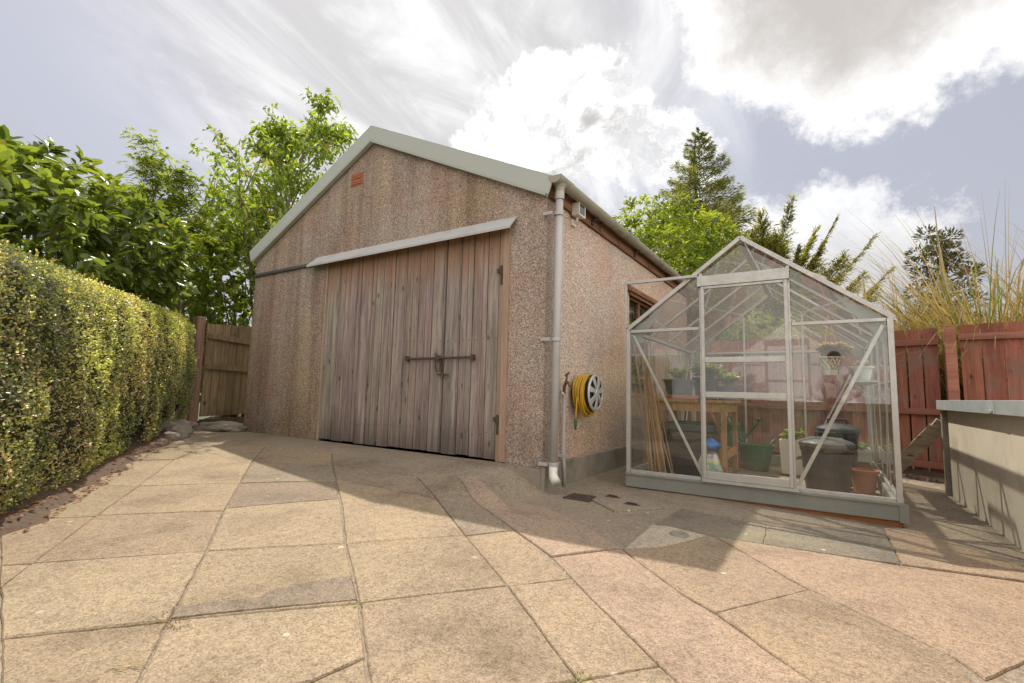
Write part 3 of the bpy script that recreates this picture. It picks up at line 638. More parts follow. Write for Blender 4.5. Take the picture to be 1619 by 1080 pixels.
# window in the side wall
wf = MB(); y0, y1 = wy0+.01, wy1-.01
for a, b in (((-.1, y0, wz0+.01), (-.03, y0+.06, wz1-.01)), ((-.1, y1-.06, wz0+.01), (-.03, y1, wz1-.01)), ((-.1, y0+.06, wz0+.01), (-.03, y1-.06, wz0+.07)), ((-.1, y0+.06, wz1-.07), (-.03, y1-.06, wz1-.01)), ((-.09, (y0+y1)/2-.03, wz0+.07), (-.035, (y0+y1)/2+.03, wz1-.07))): wf.box(a, b)
win = wf.build('window', M['brown'], gar)
pn = MB(); pn.box((-.068, y0+.06, wz0+.07), (-.062, y1-.06, wz1-.07)); pn.build('window_pane', M['winglass'], win)
cu = MB()
for i in range(14): cu.box((-.17+.012*(i % 2), wy0+.46+i*.033, wz0+.07), (-.16+.012*(i % 2), wy0+.49+i*.033, wz1-.1))
cu.build('curtain', M['white'], win)
ln = MB(); ln.box((.001, wy0-.12, wz1), (.045, wy1+.12, wz1+.06)); ln.box((.001, wy0-.02, wz1-.04), (.02, wy1+.02, wz1-.001)); ln.build('lintel', M['brown'], gar)
sl_ = MB(); sl_.box((.0005, wy0-.05, wz0-.05), (.06, wy1+.05, wz0)); sl_.build('window_sill', M['concrete'], gar)
# gutter
gt = MB(); n = 10
arc = [(0.105+.058*math.cos(a), 2.655-.005+.058*math.sin(a)) for a in np.linspace(math.pi, 2*math.pi, n)] + [(0.105+.053*math.cos(a), 2.650+.053*math.sin(a)) for a in np.linspace(2*math.pi, math.pi, n)]
gt.prism(arc, -.05, 5.02); gut = gt.build('gutter', M['gutter'], gar, smooth=False)
for y in (.16, 1.55, 2.95, 4.3):
    u = MB(); a2 = [(0.105+.064*math.cos(a), 2.650+.064*math.sin(a)) for a in np.linspace(math.pi, 2*math.pi, n)] + [(0.105+.0585*math.cos(a), 2.650+.0585*math.sin(a)) for a in np.linspace(2*math.pi, math.pi, n)]
    u.prism(a2, y-.035, y+.035); u.build('gutter_union', M['gutter'], gut)
for y in (.9, 2.2, 3.6):
    u = MB(); u.box((.029, y-.02, 2.52), (.045, y+.02, 2.64)); u.bar((.04, y, 2.56), (.10, y, 2.592), .02, .03, (0, 1, 0)); u.build('gutter_bracket', M['rust'], gut)
u = MB(); u.prism([(0.105+.064*math.cos(a), 2.650+.064*math.sin(a)) for a in np.linspace(math.pi, 2*math.pi, n)], -.064, -.052); u.prism([(0.105+.063*math.cos(a), 2.650+.063*math.sin(a)) for a in np.linspace(math.pi, 2*math.pi, n)] + [(0.105+.0585*math.cos(a), 2.650+.0585*math.sin(a)) for a in np.linspace(2*math.pi, math.pi, n)], -.05, .12); u.lathe([(.036, -.075), (.042, -.03), (.056, .0)], 18, (.105, .04, 2.60)); u.build('gutter_outlet', M['gutter'], gut, smooth=False)
dp = MB(); px, py = .095, .035
dp.tube([(px+.008, py+.005, 2.585), (px+.004, py, 1.5), (px, py-.02, .20)], .033, 18); dpo = dp.build('downpipe', M['plastpipe'], gar, smooth=True)
for z, xo in ((2.34, .005), (1.25, .002), (.225, .0)):
    u = MB(); u.lathe([(.036, -.016), (.041, -.014), (.041, .014), (.036, .016)], 18, (px+xo, py-.008*(2.3-z), z)); u.box((-.02, -.035, z-.014), (px+xo-.034, -.0005-.012, z+.014)); u.build('pipe_clip', M['plastpipe'], dpo)
u = MB(); u.lathe([(.040, -.03), (.040, .04)], 18, (px+.008, py+.005, 2.50)); u.build('pipe_socket', M['plastpipe'], dpo)
u = MB(); u.tube([(px, py-.02, .215), (px, py-.02, .155), (px+.012, py-.035, .125), (px+.055, py-.075, .10)], [.036, .036, .037, .037], 18); u.build('pipe_shoe', M['white'], dpo, smooth=True)

# floodlight under the gutter
fl = thing('floodlight', 'small white square floodlight fixed under garage gutter', 'light', (.03, .50, 2.50))
u = MB(); u.box((.02, .44, 2.475), (.09, .58, 2.60)); u.build('housing', M['white'], fl, bevel=.008)
u = MB(); u.box((.0905, .452, 2.487), (.096, .568, 2.588)); u.build('lens', M['winglass'], fl)
u = MB()
for a, b in (((.0902, .438, 2.473), (.101, .452, 2.602)), ((.0902, .568, 2.473), (.101, .582, 2.602)), ((.0902, .4525, 2.473), (.101, .5675, 2.487)), ((.0902, .4525, 2.588), (.101, .5675, 2.602))): u.box(a, b)
u.build('rim', M['white'], fl)
u = MB(); u.tube([(.002, .50, 2.42), (.05, .50, 2.43), (.055, .50, 2.474)], .012, 8); u.box((.0005, .46, 2.39), (.022, .54, 2.45)); u.build('bracket', M['white'], fl)

# outdoor tap on its standpipe
tp = thing('garden_tap', 'old brass outdoor tap on grey standpipe beside the downpipe', 'tap', (.05, .30, .0))
u = MB(); u.tube([(.05, .315, .01), (.045, .305, .20), (.04, .30, .26), (.04, .30, .74), (.042, .285, .79), (.05, .25, .80)], .016, 12); u.build('standpipe', M['plastpipe'], tp, smooth=True)
u = MB(); u.box((.0, .28, .25), (.062, .32, .275)); u.build('pipe_clip', M['plastpipe'], tp)
u = MB(); u.tube([(.04, .30, .76), (.042, .30, .86), (.075, .27, .90), (.115, .25, .895), (.125, .245, .86)], [.014, .015, .015, .014, .012], 10); u.tube([(.07, .275, .90), (.085, .27, .965)], .010, 8); u.build('tap_body', M['brass'], tp, smooth=True)
u = MB(); u.tube([(.055, .285, .955), (.115, .255, .985)], .008, 8); u.lathe([(0, -.006), (.012, -.006), (.012, .008), (0, .008)], 10, (.086, .27, .97)); u.build('tap_handle', M['brass'], tp)

# hose hung on an old wheel rim with a silver trim
hx, hy, hzc = .0, .62, .815
wh = thing('wheel_hose_hanger', 'silver car wheel trim on a dark rim bolted to wall as hose hanger', 'wheel trim', (hx, hy, hzc))
u = MB(); u.lathe([(.10, .0005), (.10, .03), (.125, .035), (.125, .165), (.165, .18), (.168, .196), (.15, .198), (.0, .19)], 36, (hx, hy, hzc), 'X'); u.build('rim', M['black'], wh, smooth=False)
u = MB(); u.lathe([(.168, .197), (.170, .203), (.150, .212), (.146, .205), (.147, .1985)], 40, (hx, hy, hzc), 'X')
u.lathe([(.0, .226), (.030, .225), (.040, .218), (.046, .2), (.0, .2)], 28, (hx, hy, hzc), 'X')
for k in range(7):
    a = 2*math.pi*k/7+.2
    for o_, w0, w1 in ((0, .036, .062),):
        ca, sa = math.cos(a), math.sin(a)
        P0 = []
        for rr, w, xx in ((.036, w0, .221), (.085, .040, .2205), (.152, w1, .2085)):
            for s_ in (-1, 1): P0.append((hx+xx, hy+rr*ca-s_*w/2*sa, hzc+rr*sa+s_*w/2*ca))
        Q0 = [(x-.012, y, z) for x, y, z in P0]
        u.add(P0+Q0, [(0, 1, 3, 2), (2, 3, 5, 4), (6, 8, 9, 7), (8, 10, 11, 9), (0, 2, 8, 6), (2, 4, 10, 8), (1, 7, 9, 3), (3, 9, 11, 5), (4, 5, 11, 10), (0, 6, 7, 1)])
u.build('wheel_trim', M['silver'], wh, bevel=.003)
ho = thing('garden_hose', 'yellow garden hose coiled round the wheel trim on garage wall', 'hose', (.08, hy, hzc))
u = MB(); pts = []; random.seed(3)
turns = 15
for i in range(turns*28):
    a = 2*math.pi*i/28; k = i/(turns*28)
    lay = (i//(28*6)); xx = .045 + .115*abs(((i/28/6) % 2)-1) + .004*math.sin(i*.37)
    r = .142+.013*lay + .012*math.sin(a*.93+i*.01)*(.4+lay*.3) + .003*math.sin(i*1.3)
    dz = -.03*(lay*.5+.4)*max(0, -math.sin(a))
    pts.append((xx, hy+r*math.cos(a), hzc+r*math.sin(a)+dz))
u.tube(pts, .0075, 7)
u.tube([(.10, hy-.155, hzc+.02), (.10, hy-.185, hzc-.08), (.095, hy-.19, hzc-.20), (.09, hy-.185, hzc-.25)], .0075, 7); u.build('hose_coil', M['hose'], ho, smooth=True)
u = MB(); u.tube([(.09, hy-.185, hzc-.245), (.09, hy-.185, hzc-.30)], [.012, .015], 10); u.tube([(.09, hy-.185, hzc-.30), (.09, hy-.183, hzc-.335)], [.011, .010], 10); u.build('hose_connector', M['green'], ho)

# ------------------------------------------------------------------ greenhouse
gL, gR, gF, gB, gE, gRi = .471, 2.390, .717, 3.267, 1.39, 2.107; gM = (gL+gR)/2; dl, dr = 1.114, 1.762
gh = thing('greenhouse', 'aluminium framed glass greenhouse with sliding door beside the garage', 'greenhouse', (gM, (gF+gB)/2, 0))
roofz = lambda x: gE+(gRi-gE)*(1-abs(x-gM)/(gR-gM))
u = MB()
for a, b in (((gL-.012, gF-.02, 0), (gR+.012, gF+.03, .118)), ((gL-.012, gB-.03, 0), (gR+.012, gB+.02, .118)), ((gL-.01, gF+.0305, .0), (gL+.04, gB-.0305, .118)), ((gR-.04, gF+.0305, 0), (gR+.01, gB-.0305, .118))): u.box(a, b)
u.build('base_frame', M['galv'], gh, bevel=.004)
u = MB(); u.box((gL-.012, gF-.034, .106), (gR+.012, gF-.0205, .121)); u.box((gR-.02, gF-.030, -.005), (gR+.03, gF+.02, .112)); u.build('base_lip', M['galv'], gh)
u = MB(); u.prism([(gL+.3, -.001), (gR+.0, -.001), (gR+.0, -.055), (gL+1.4, -.05)], gF-.006, gF+.03); u.build('packing_strip', M['rustbrick'], gh)
def gbar(name, p, q, w=.022, d=.022, side=(0, 1, 0)):
    b = MB(); b.bar(p, q, w, d, side); return b.build(name, M['alu'], gh, bevel=.002)
for x in (gL+.012, gR-.012):
    for y in (gF, gB): gbar('corner_post', (x, y, .12), (x, y, gE), .036, .036)
for x in (gL, gR):
    gbar('eave_rail', (x, gF+.022, gE), (x, gB-.022, gE), .045, .03, (0, 0, 1)); gbar('sill_rail', (x, gF+.023, .132), (x, gB-.023, .132), .03, .022, (0, 0, 1))
gbar('ridge_bar', (gM, gF+.016, gRi), (gM, gB-.016, gRi), .05, .06, (0, 0, 1))
for y in (gF, gB):
    for sx in (-1, 1): gbar('gable_rafter', (gM, y, gRi+.01), (gM+sx*(gR-gM+.01), y, gE), .034, .03, (0, 1, 0))
ys = [gF+.6375*k for k in (1, 2, 3)]
for y in ys:
    for sx in (-1, 1):
        gbar('roof_bar', (gM+sx*.026, y, gRi-.02), (gM+sx*(gR-gM-.024), y, gE+.012), .02, .028, (0, 1, 0))
        gbar('wall_bar', (gM+sx*(gR-gM), y, .145), (gM+sx*(gR-gM), y, gE-.02), .02, .026, (0, 1, 0))
for x in (dl, dr):
    gbar('door_post', (x, gF, .12), (x, gF, roofz(x)-.02), .024, .028); gbar('gable_bar', (x, gB, .12), (x, gB, roofz(x)-.02), .022, .024)
for y in (gB,): gbar('gable_rail', (gL+.034, y, gE-.01), (dl-.012, y, gE-.01), .022, .024, (0, 0, 1)); gbar('gable_rail', (dl+.012, y, gE-.01), (dr-.012, y, gE-.01), .022, .024, (0, 0, 1)); gbar('gable_rail', (dr+.012, y, gE-.01), (gR-.034, y, gE-.01), .022, .024, (0, 0, 1))
gbar('gable_rail', (gL+.034, gF, gE-.012), (dl-.016, gF, gE-.012), .026, .026, (0, 0, 1)); gbar('gable_rail', (dr+.016, gF, gE-.012), (gR-.034, gF, gE-.012), .026, .026, (0, 0, 1))
for y in (gB,): gbar('gable_rail', (dl+.012, y, .80), (dr-.012, y, .80), .022, .024, (0, 0, 1))
for xa, xb in ((gL+.034, dl-.016), (dr+.016, gR-.034)): gbar('sill_rail', (xa, gF, .133), (xb, gF, .133), .026, .03, (0, 0, 1))
gbar('diagonal_brace', (gL+.05, gF+.022, gE-.045), (dl-.015, gF+.022, .16), .022, .012, (0, 1, 0)); gbar('diagonal_brace', (gR-.05, gF+.022, gE-.045), (dr+.022, gF+.022, .16), .026, .012, (0, 1, 0))
gbar('diagonal_brace', (gL+.05, gB-.022, gE-.045), (dl-.015, gB-.022, .16), .02, .01, (0, 1, 0)); gbar('diagonal_brace', (gR-.05, gB-.022, gE-.045), (dr+.02, gB-.022, .16), .02, .01, (0, 1, 0))
for sx in (-1, 1):
    x = gM+sx*(gR-gM-.025)
    gbar('diagonal_brace', (x, gF+.06, gE-.05), (x, gF+.62, .2), .02, .01, (1, 0, 0)); gbar('diagonal_brace', (x, gB-.06, gE-.05), (x, gB-.62, .2), .02, .01, (1, 0, 0))
for y0, y1, c in ((gF+.02, gF+.42, 1), (gB-.02, gB-.42, 1)):
    for sx in (-1, 1):
        x0 = gM+sx*(gR-gM-.04); x1 = gM+sx*(gR-gM-.34)
        b = MB(); s = 1 if y1 > y0 else -1
        yy = y0+.012*s
        b.prism([(x0, gE+.012), (x1, gE-.012+.3*(gRi-gE)/(gR-gM)), (x0, gE-.19)], yy, yy+.004*s); b.build('gusset_plate', M['galv'], gh)
# panes
def pane(name, vs, thick):
    vs = [Vector(v) for v in vs]; n_ = (vs[1]-vs[0]).cross(vs[2]-vs[0]).normalized()*thick/2
    k = len(vs); mb = MB(); mb.add([v-n_ for v in vs]+[v+n_ for v in vs], [tuple(range(k-1, -1, -1)), tuple(range(k, 2*k))] + [(i, (i+1) % k, (i+1) % k+k, i+k) for i in range(k)])
    return mb
def glass(vs): return pane('glass_pane', vs, .003).build('glass_pane', M['glass'], gh)
for k in range(4):
    ya, yb = gF+.6375*k+.015, gF+.6375*(k+1)-.015
    for sx in (-1, 1):
        x = gM+sx*(gR-gM); glass([(x-.003*sx, ya, .145), (x-.003*sx, yb, .145), (x-.003*sx, yb, .79), (x-.003*sx, ya, .79)]); glass([(x+.002*sx, ya, .775), (x+.002*sx, yb, .775), (x+.002*sx, yb, gE-.02), (x+.002*sx, ya, gE-.02)])
        if sx == 1 and k == 1: glass([(gM+sx*.52, ya, roofz(gM+.52)), (gM+sx*.52, yb, roofz(gM+.52)), (gM+sx*(gR-gM-.02), yb, roofz(gR-.02)), (gM+sx*(gR-gM-.02), ya, roofz(gR-.02))])
        else: glass([(gM+sx*.028, ya, roofz(gM+.028)), (gM+sx*.028, yb, roofz(gM+.028)), (gM+sx*(gR-gM-.02), yb, roofz(gR-.02)), (gM+sx*(gR-gM-.02), ya, roofz(gR-.02))])
for y in (gF, gB):
    for xa, xb in ((gL+.033, dl-.016), (dr+.016, gR-.033)):
        glass([(xa, y+.003, .146), (xb, y+.003, .146), (xb, y+.003, .79), (xa, y+.003, .79)]); glass([(xa, y-.002, .775), (xb, y-.002, .775), (xb, y-.002, gE-.026), (xa, y-.002, gE-.026)])
        if xa < gM: glass([(xa+.01, y, gE+.004), (xb, y, gE+.004), (xb, y, roofz(xb)-.03)])
        else: glass([(xa, y, gE+.004), (xb-.01, y, gE+.004), (xa, y, roofz(xa)-.03)])
glass([(dl+.012, gF, 1.80), (dr-.012, gF, 1.80), (dr-.012, gF, roofz(dr)-.03), (gM, gF, gRi-.05), (dl+.012, gF, roofz(dl)-.03)])
glass([(dl+.012, gB, .146), (dr-.012, gB, .146), (dr-.012, gB, gE-.024), (dl+.012, gB, gE-.024)]); glass([(dl+.012, gB, gE+.004), (dr-.012, gB, gE+.004), (dr-.012, gB, roofz(dr)-.03), (gM, gB, gRi-.05), (dl+.012, gB, roofz(dl)-.03)])
# sliding door on its track
tk = MB(); tk.box((dl-.02, gF-.055, 1.728), (dr+.012, gF-.016, 1.815)); tk.box((gL-.015, gF-.048, 1.812), (dl-.0205, gF-.020, 1.836)); tk.box((gL-.010, gF-.045, gE+.02), (gL+.008, gF-.024, 1.8115))
tk.build('door_track', M['alu'], gh, bevel=.002)
u = MB(); X0, X1, Y0, Y1 = dl+.008, dr-.004, gF-.046, gF-.020
for a, b in (((X0, Y0, .145), (X0+.025, Y1, 1.727)), ((X1-.025, Y0, .145), (X1, Y1, 1.727)), ((X0+.0255, Y0, .145), (X1-.0255, Y1, .205)), ((X0+.0255, Y0, .800), (X1-.0255, Y1, .846)), ((X0+.0255, Y0, 1.085), (X1-.0255, Y1, 1.130)), ((X0+.0255, Y0, 1.705), (X1-.0255, Y1, 1.7265))): u.box(a, b)
gd = u.build('sliding_door', M['alu'], gh, bevel=.002)
for z0, z1 in ((.205, .80), (.846, 1.085), (1.13, 1.705)):
    pane('door_pane', [(X0+.026, gF-.033, z0+.001), (X1-.026, gF-.033, z0+.001), (X1-.026, gF-.033, z1-.001), (X0+.026, gF-.033, z1-.001)], .003).build('door_pane', M['glass'], gd)
u = MB(); u.box((dl+.0, gF-.055, .121), (dr+.03, gF-.015, .144)); u.build('door_runner', M['alu'], gh)
# roof vent, propped open a little
va, vb = gF+.6375+.01, gF+.6375*2-.01
hx0 = gM+.03; ang = math.atan2(gRi-gE, gR-gM)-R(9)
ve = lambda r, y: (hx0+r*math.cos(ang), y, gRi+.035-r*math.sin(ang))
u = MB()
for p_, q_ in ((ve(0, va), ve(.62, va)), (ve(0, vb), ve(.62, vb)), (ve(.0, va+.013), ve(.0, vb-.013)), (ve(.62, va+.013), ve(.62, vb-.013))): u.bar(p_, q_, .024, .024, (0, 0, 1))
vt = u.build('roof_vent', M['alu'], gh)
pane('vent_pane', [ve(.013, va+.013), ve(.013, vb-.013), ve(.607, vb-.013), ve(.607, va+.013)], .003).build('vent_pane', M['glass'], vt)
u = MB(); u.bar(ve(.6, (va+vb)/2), (hx0+.53, (va+vb)/2, roofz(hx0+.53)), .014, .008, (0, 1, 0)); u.build('vent_stay', M['alu'], vt)

# ------------------------------------------------------------------ things in the greenhouse
def pot(name, c, r0, r1, h, material, label, cat, group=None, soil=True, rim=.012, sx=1, sy=1):
    t = thing(name, label, cat, c, group)
    u = MB(); u.lathe([(0, 0), (r0, 0), (r0+(r1-r0)*.86, h*.86), (r0+(r1-r0)*.86+rim, h*.86), (r1+rim, h), (r1-.004, h), (r1-.008, h*.9), (0, h*.88)], 26, c, sx=sx, sy=sy); u.build('pot_shell', material, t)
    if soil: u = MB(); u.lathe([(0, h*.93), (r1*.5, h*.925), (r1-.01, h*.905)], 20, c, sx=sx, sy=sy); u.build('compost', M['soil'], t)
    return t
def foliage(t, c, rad, hgt, n, L, Wd, material, name='foliage', stems=14, up=.6, dry=False):
    P, Dd, N = [], [], []; st = MB(); rs = np.random.RandomState(int(abs(c[0]*999+c[1]*77+n)))
    for k in range(stems):
        a = rs.rand()*6.283; rr = rad*rs.rand()**.6; e = Vector((c[0]+math.cos(a)*rr, c[1]+math.sin(a)*rr, c[2]+hgt*(.55+.45*rs.rand())))
        b = Vector((c[0]+math.cos(a)*rr*.2, c[1]+math.sin(a)*rr*.2, c[2])); mid = b.lerp(e, .5)+Vector((0, 0, hgt*.1))
        st.tube([b, mid, e], [.004, .003, .002], 5)
        for j in range(n//stems):
            f = .25+.75*rs.rand(); q = b.lerp(mid, f*2) if f < .5 else mid.lerp(e, f*2-1)
            d = Vector(rs.normal(size=3)); d.z = abs(d.z)*.5*up; P.append(q); Dd.append(d.normalized()); N.append((rs.normal()*.3, rs.normal()*.3, 1))
    st.build('stems', M['straw'] if dry else M['house'], t)
    leaves(name, np.array([tuple(p) for p in P]), np.array([tuple(d) for d in Dd]), np.array(N), L*(.6+.6*rs.rand(len(P))), Wd*(.6+.6*rs.rand(len(P))), material, t, .3, .2)
wb = thing('potting_bench', 'pine potting bench with slatted top inside left of greenhouse', 'workbench', (.80, 1.75, 0))
bx0, bx1, by0, by1 = .50, 1.20, 1.42, 2.10
u = MB()
for i in range(6): u.box((bx0-.02, by0-.02+i*.121, .748), (bx1+.02, by0+.092+i*.121, .772), (rnd(.85, 1.2),)*3)
u.build('bench_top', M['bench'], wb)
for x in (bx0+.02, bx1-.065):
    for y in (by0, by1-.045): u = MB(); u.box((x, y, 0), (x+.045, y+.045, .7475), (rnd(.9, 1.1),)*3); u.build('leg', M['bench'], wb, bevel=.003)
u = MB()
for a, b in (((bx0+.066, by0+.005, .66), (bx1-.066, by0+.03, .747)), ((bx0+.066, by1-.03, .66), (bx1-.066, by1-.005, .747)), ((bx0+.025, by0+.046, .66), (bx0+.05, by1-.046, .747)), ((bx1-.05, by0+.046, .66), (bx1-.025, by1-.046, .747)), ((bx1-.05, by0+.046, .22), (bx1-.025, by1-.046, .29))): u.box(a, b)
u.bar((bx1-.05, by0+.2, .3), (bx1-.16, by0+.02, .7), .03, .02); u.build('apron_rail', M['bench'], wb)
t0 = thing('plant_tray', 'red brown rectangular tray under black pot on potting bench', 'tray', (.72, 1.56, .772))
u = MB(); u.prism([(.575, 1.45), (.865, 1.45), (.865, 1.70), (.575, 1.70)], .7725, .80, 'Z'); u.build('tray_base', M['terra'], t0, bevel=.006)
u = MB()
for a, b in (((.565, 1.44, .80), (.875, 1.452, .815)), ((.565, 1.698, .80), (.875, 1.71, .815)), ((.565, 1.4525, .80), (.577, 1.6975, .815)), ((.863, 1.4525, .80), (.875, 1.6975, .815))): u.box(a, b)
u.build('tray_rim', M['terra'], t0)
p1 = pot('plant_pot', (.715, 1.575, .801), .115, .15, .17, M['greyblack'], 'wide black pot of feathery herb standing in red tray on bench', 'plant pot', 'pots on the potting bench'); foliage(p1, (.715, 1.575, .955), .13, .15, 420, .04, .014, M['shrub'], stems=30)
p2 = pot('plant_pot', (.93, 1.80, .773), .10, .125, .23, M['black'], 'tall black pot of yellow green plant at back of bench', 'plant pot', 'pots on the potting bench'); foliage(p2, (.96, 1.80, .97), .19, .20, 240, .075, .05, M['house'], stems=20)
p3 = pot('plant_pot', (1.12, 1.90, .773), .09, .115, .15, M['greyblack'], 'low black pot of bright leafed plant at bench right end', 'plant pot', 'pots on the potting bench'); foliage(p3, (1.12, 1.88, .90), .15, .16, 170, .07, .05, M['house'], stems=16)
# lidded storage box under the bench
sbx = thing('storage_box', 'charcoal lidded plastic storage box under the potting bench', 'storage box', (.80, 1.62, 0))
u = MB(); u.prism([(.60, 0), (1.02, 0), (1.05, .46), (.57, .46)], 1.48, 1.88); u.build('box_body', M['black'], sbx, bevel=.01)
u = MB(); u.box((.555, 1.465, .4605), (1.065, 1.895, .53)); u.box((.60, 1.51, .53), (1.02, 1.85, .545)); u.build('lid', M['greyblack'], sbx, bevel=.01)
u = MB(); u.tube([(.70, 1.464, .40), (.70, 1.44, .40), (.92, 1.44, .40), (.92, 1.464, .40)], .008, 6); u.build('handle', M['black'], sbx)
# bamboo canes leaning in the left front corner
random.seed(21)
for k in range(18):
    a = random.random(); bx = .60+a*.24+rnd(-.012, .012); byy = .80+rnd(0, .10)+a*.05; tx = .50+a*.075+rnd(-.006, .006); ty = 1.03+rnd(-.03, .05); tz = 1.06+rnd(-.28, .12)
    t = rnd(.6, 1.2)
    u = MB(); q = []; rr = []
    for j in range(13):
        f = j/12; q.append((bx+(tx-bx)*f+.006*math.sin(f*3+k), byy+(ty-byy)*f, .006+(tz)*f)); rr.append(.0055*(1-.35*f)+(.0012 if j % 3 == 0 else 0))
    u.tube(q, rr, 6, col=(t, t*.96, t*.86)); tag(u.build('bamboo_cane', M['cane'], smooth=True, origin=(bx, byy, .006)), 'thin tan bamboo cane in the sheaf leaning in left front corner of greenhouse', 'bamboo cane', 'bamboo canes leaning in the greenhouse')
# compost bag with a blue sheet on it
cb = thing('compost_bag', 'crumpled printed compost bag in greens and white standing behind sliding door', 'compost bag', (1.03, 1.45, 0))
def crumple(c, rx, ry, h, seed, n=22, mth=14, squash=.8):
    rs = np.random.RandomState(seed); mb = MB(); V = []; ph = rs.rand(8)*6
    for i in range(mth+1):
        f = i/mth
        for k in range(n):
            a = 2*math.pi*k/n; w = (math.sin(math.pi*min(1, f*.9+.1))**.4)*(1+.16*math.sin(3*a+ph[0]+4*f)+.10*math.sin(7*a+ph[1]-6*f)+.05*rs.normal())
            w *= (1-.55*max(0, f-squash)/(1-squash+1e-6)) if f > squash else 1
            V.append((c[0]+rx*w*math.cos(a), c[1]+ry*w*math.sin(a), c[2]+h*f+(.02*rs.normal() if i == mth else 0)))
    F = []
    for i in range(mth):
        for k in range(n): F.append((i*n+k, i*n+(k+1) % n, (i+1)*n+(k+1) % n, (i+1)*n+k))
    F += [tuple(range(n-1, -1, -1)), tuple(range(mth*n, mth*n+n))]
    mb.add(V, F); return mb
def mat_bag():
    mt = bpy.data.materials.new('printed bag'); mt.use_nodes = True; T = NT(mt.node_tree); b = T.n['Principled BSDF']
    P = T.new('ShaderNodeTexCoord').outputs['Object']; sp = T.new('ShaderNodeSeparateXYZ'); T.link(P, sp.inputs[0])
    f = T.math('ADD', T.math('MULTIPLY', sp.outputs[2], 3.2), T.math('MULTIPLY', T.math('SUBTRACT', T.noise(P, 16, 3), .5), .9))
    c = T.ramp(f, [(0, (.10, .32, .03)), (.22, (.16, .42, .05)), (.38, (.60, .62, .52)), (.52, (.22, .46, .40)), (.64, (.66, .66, .30)), (.8, (.65, .63, .58)), (.95, (.16, .08, .14))])
    T.link(c, b.inputs['Base Color']); b.inputs['Roughness'].default_value = .35; return mt
M['bag'] = mat_bag()
crumple((1.03, 1.45, .002), .10, .075, .31, 5).build('bag_body', M['bag'], cb, smooth=True)
bs = crumple((1.045, 1.43, .312), .075, .06, .10, 9, squash=.4)
tag(bs.build('blue_bag', M['blue'], smooth=True), 'crumpled bright blue plastic bag resting on the compost bag', 'plastic bag')
# green tub
tb = thing('garden_trug', 'flexible dark green two handled tub on greenhouse floor', 'tub', (1.28, 2.70, 0))
u = MB(); u.lathe([(0, .002), (.13, .002), (.185, .27), (.198, .275), (.198, .285), (.178, .285), (.125, .02), (0, .018)], 30, (1.28, 2.70, 0)); u.build('tub_body', M['green'], tb, smooth=False)
for sx in (-1, 1): u = MB(); u.tube([(1.28+sx*.15, 2.58, .28), (1.28+sx*.185, 2.60, .335), (1.28+sx*.20, 2.70, .35), (1.28+sx*.185, 2.80, .335), (1.28+sx*.15, 2.82, .28)], .011, 8); u.build('handle', M['green'], tb, smooth=True)
# watering can
wc = thing('watering_can', 'green plastic watering can behind the bench legs', 'watering can', (1.10, 2.88, 0))
u = MB(); u.lathe([(0, .002), (.10, .002), (.085, .26), (.06, .29), (.0, .29)], 22, (1.02, 2.92, .22)); u.build('can_body', M['green'], wc)
u = MB(); u.tube([(1.09, 2.90, .27), (1.22, 2.86, .42), (1.30, 2.84, .52)], [.022, .015, .013], 10); u.lathe([(.012, 0), (.035, .04), (0, .045)], 12, (1.305, 2.84, .525)); u.build('spout', M['green'], wc)
u = MB(); u.tube([(.94, 2.92, .30), (.87, 2.93, .42), (.92, 2.92, .56), (1.02, 2.92, .58), (1.05, 2.92, .51)], .010, 8); u.build('handle', M['green'], wc)
u = MB()
cr = MB(); cr.box((.88, 2.78, 0), (1.16, 3.06, .02)); cr.box((.88, 2.78, .2), (1.16, 3.06, .22))
for x in (.88, 1.13):
    for y in (2.78, 3.03): cr.box((x, y, .02), (x+.03, y+.03, .2))
tag(cr.build('low_stand', M['bench']), 'low timber stand under the green watering can', 'stand')
# beige planter with seedlings
bp = thing('box_planter', 'tall square beige planter with seedlings beside the green tub', 'planter', (1.64, 2.62, 0))
u = MB(); u.add([(1.55, 2.53, .002), (1.73, 2.53, .002), (1.73, 2.71, .002), (1.55, 2.71, .002), (1.53, 2.51, .36), (1.75, 2.51, .36), (1.75, 2.73, .36), (1.53, 2.73, .36), (1.545, 2.525, .36), (1.735, 2.525, .36), (1.735, 2.715, .36), (1.545, 2.715, .36), (1.545, 2.525, .33), (1.735, 2.525, .33), (1.735, 2.715, .33), (1.545, 2.715, .33)],
    [(0, 3, 2, 1), (0, 1, 5, 4), (1, 2, 6, 5), (2, 3, 7, 6), (3, 0, 4, 7), (4, 5, 9, 8), (5, 6, 10, 9), (6, 7, 11, 10), (7, 4, 8, 11), (8, 9, 13, 12), (9, 10, 14, 13), (10, 11, 15, 14), (11, 8, 12, 15), (12, 13, 14, 15)]); u.build('planter_body', M['beige'], bp)
foliage(bp, (1.66, 2.62, .34), .11, .14, 120, .06, .04, M['house'], stems=14)
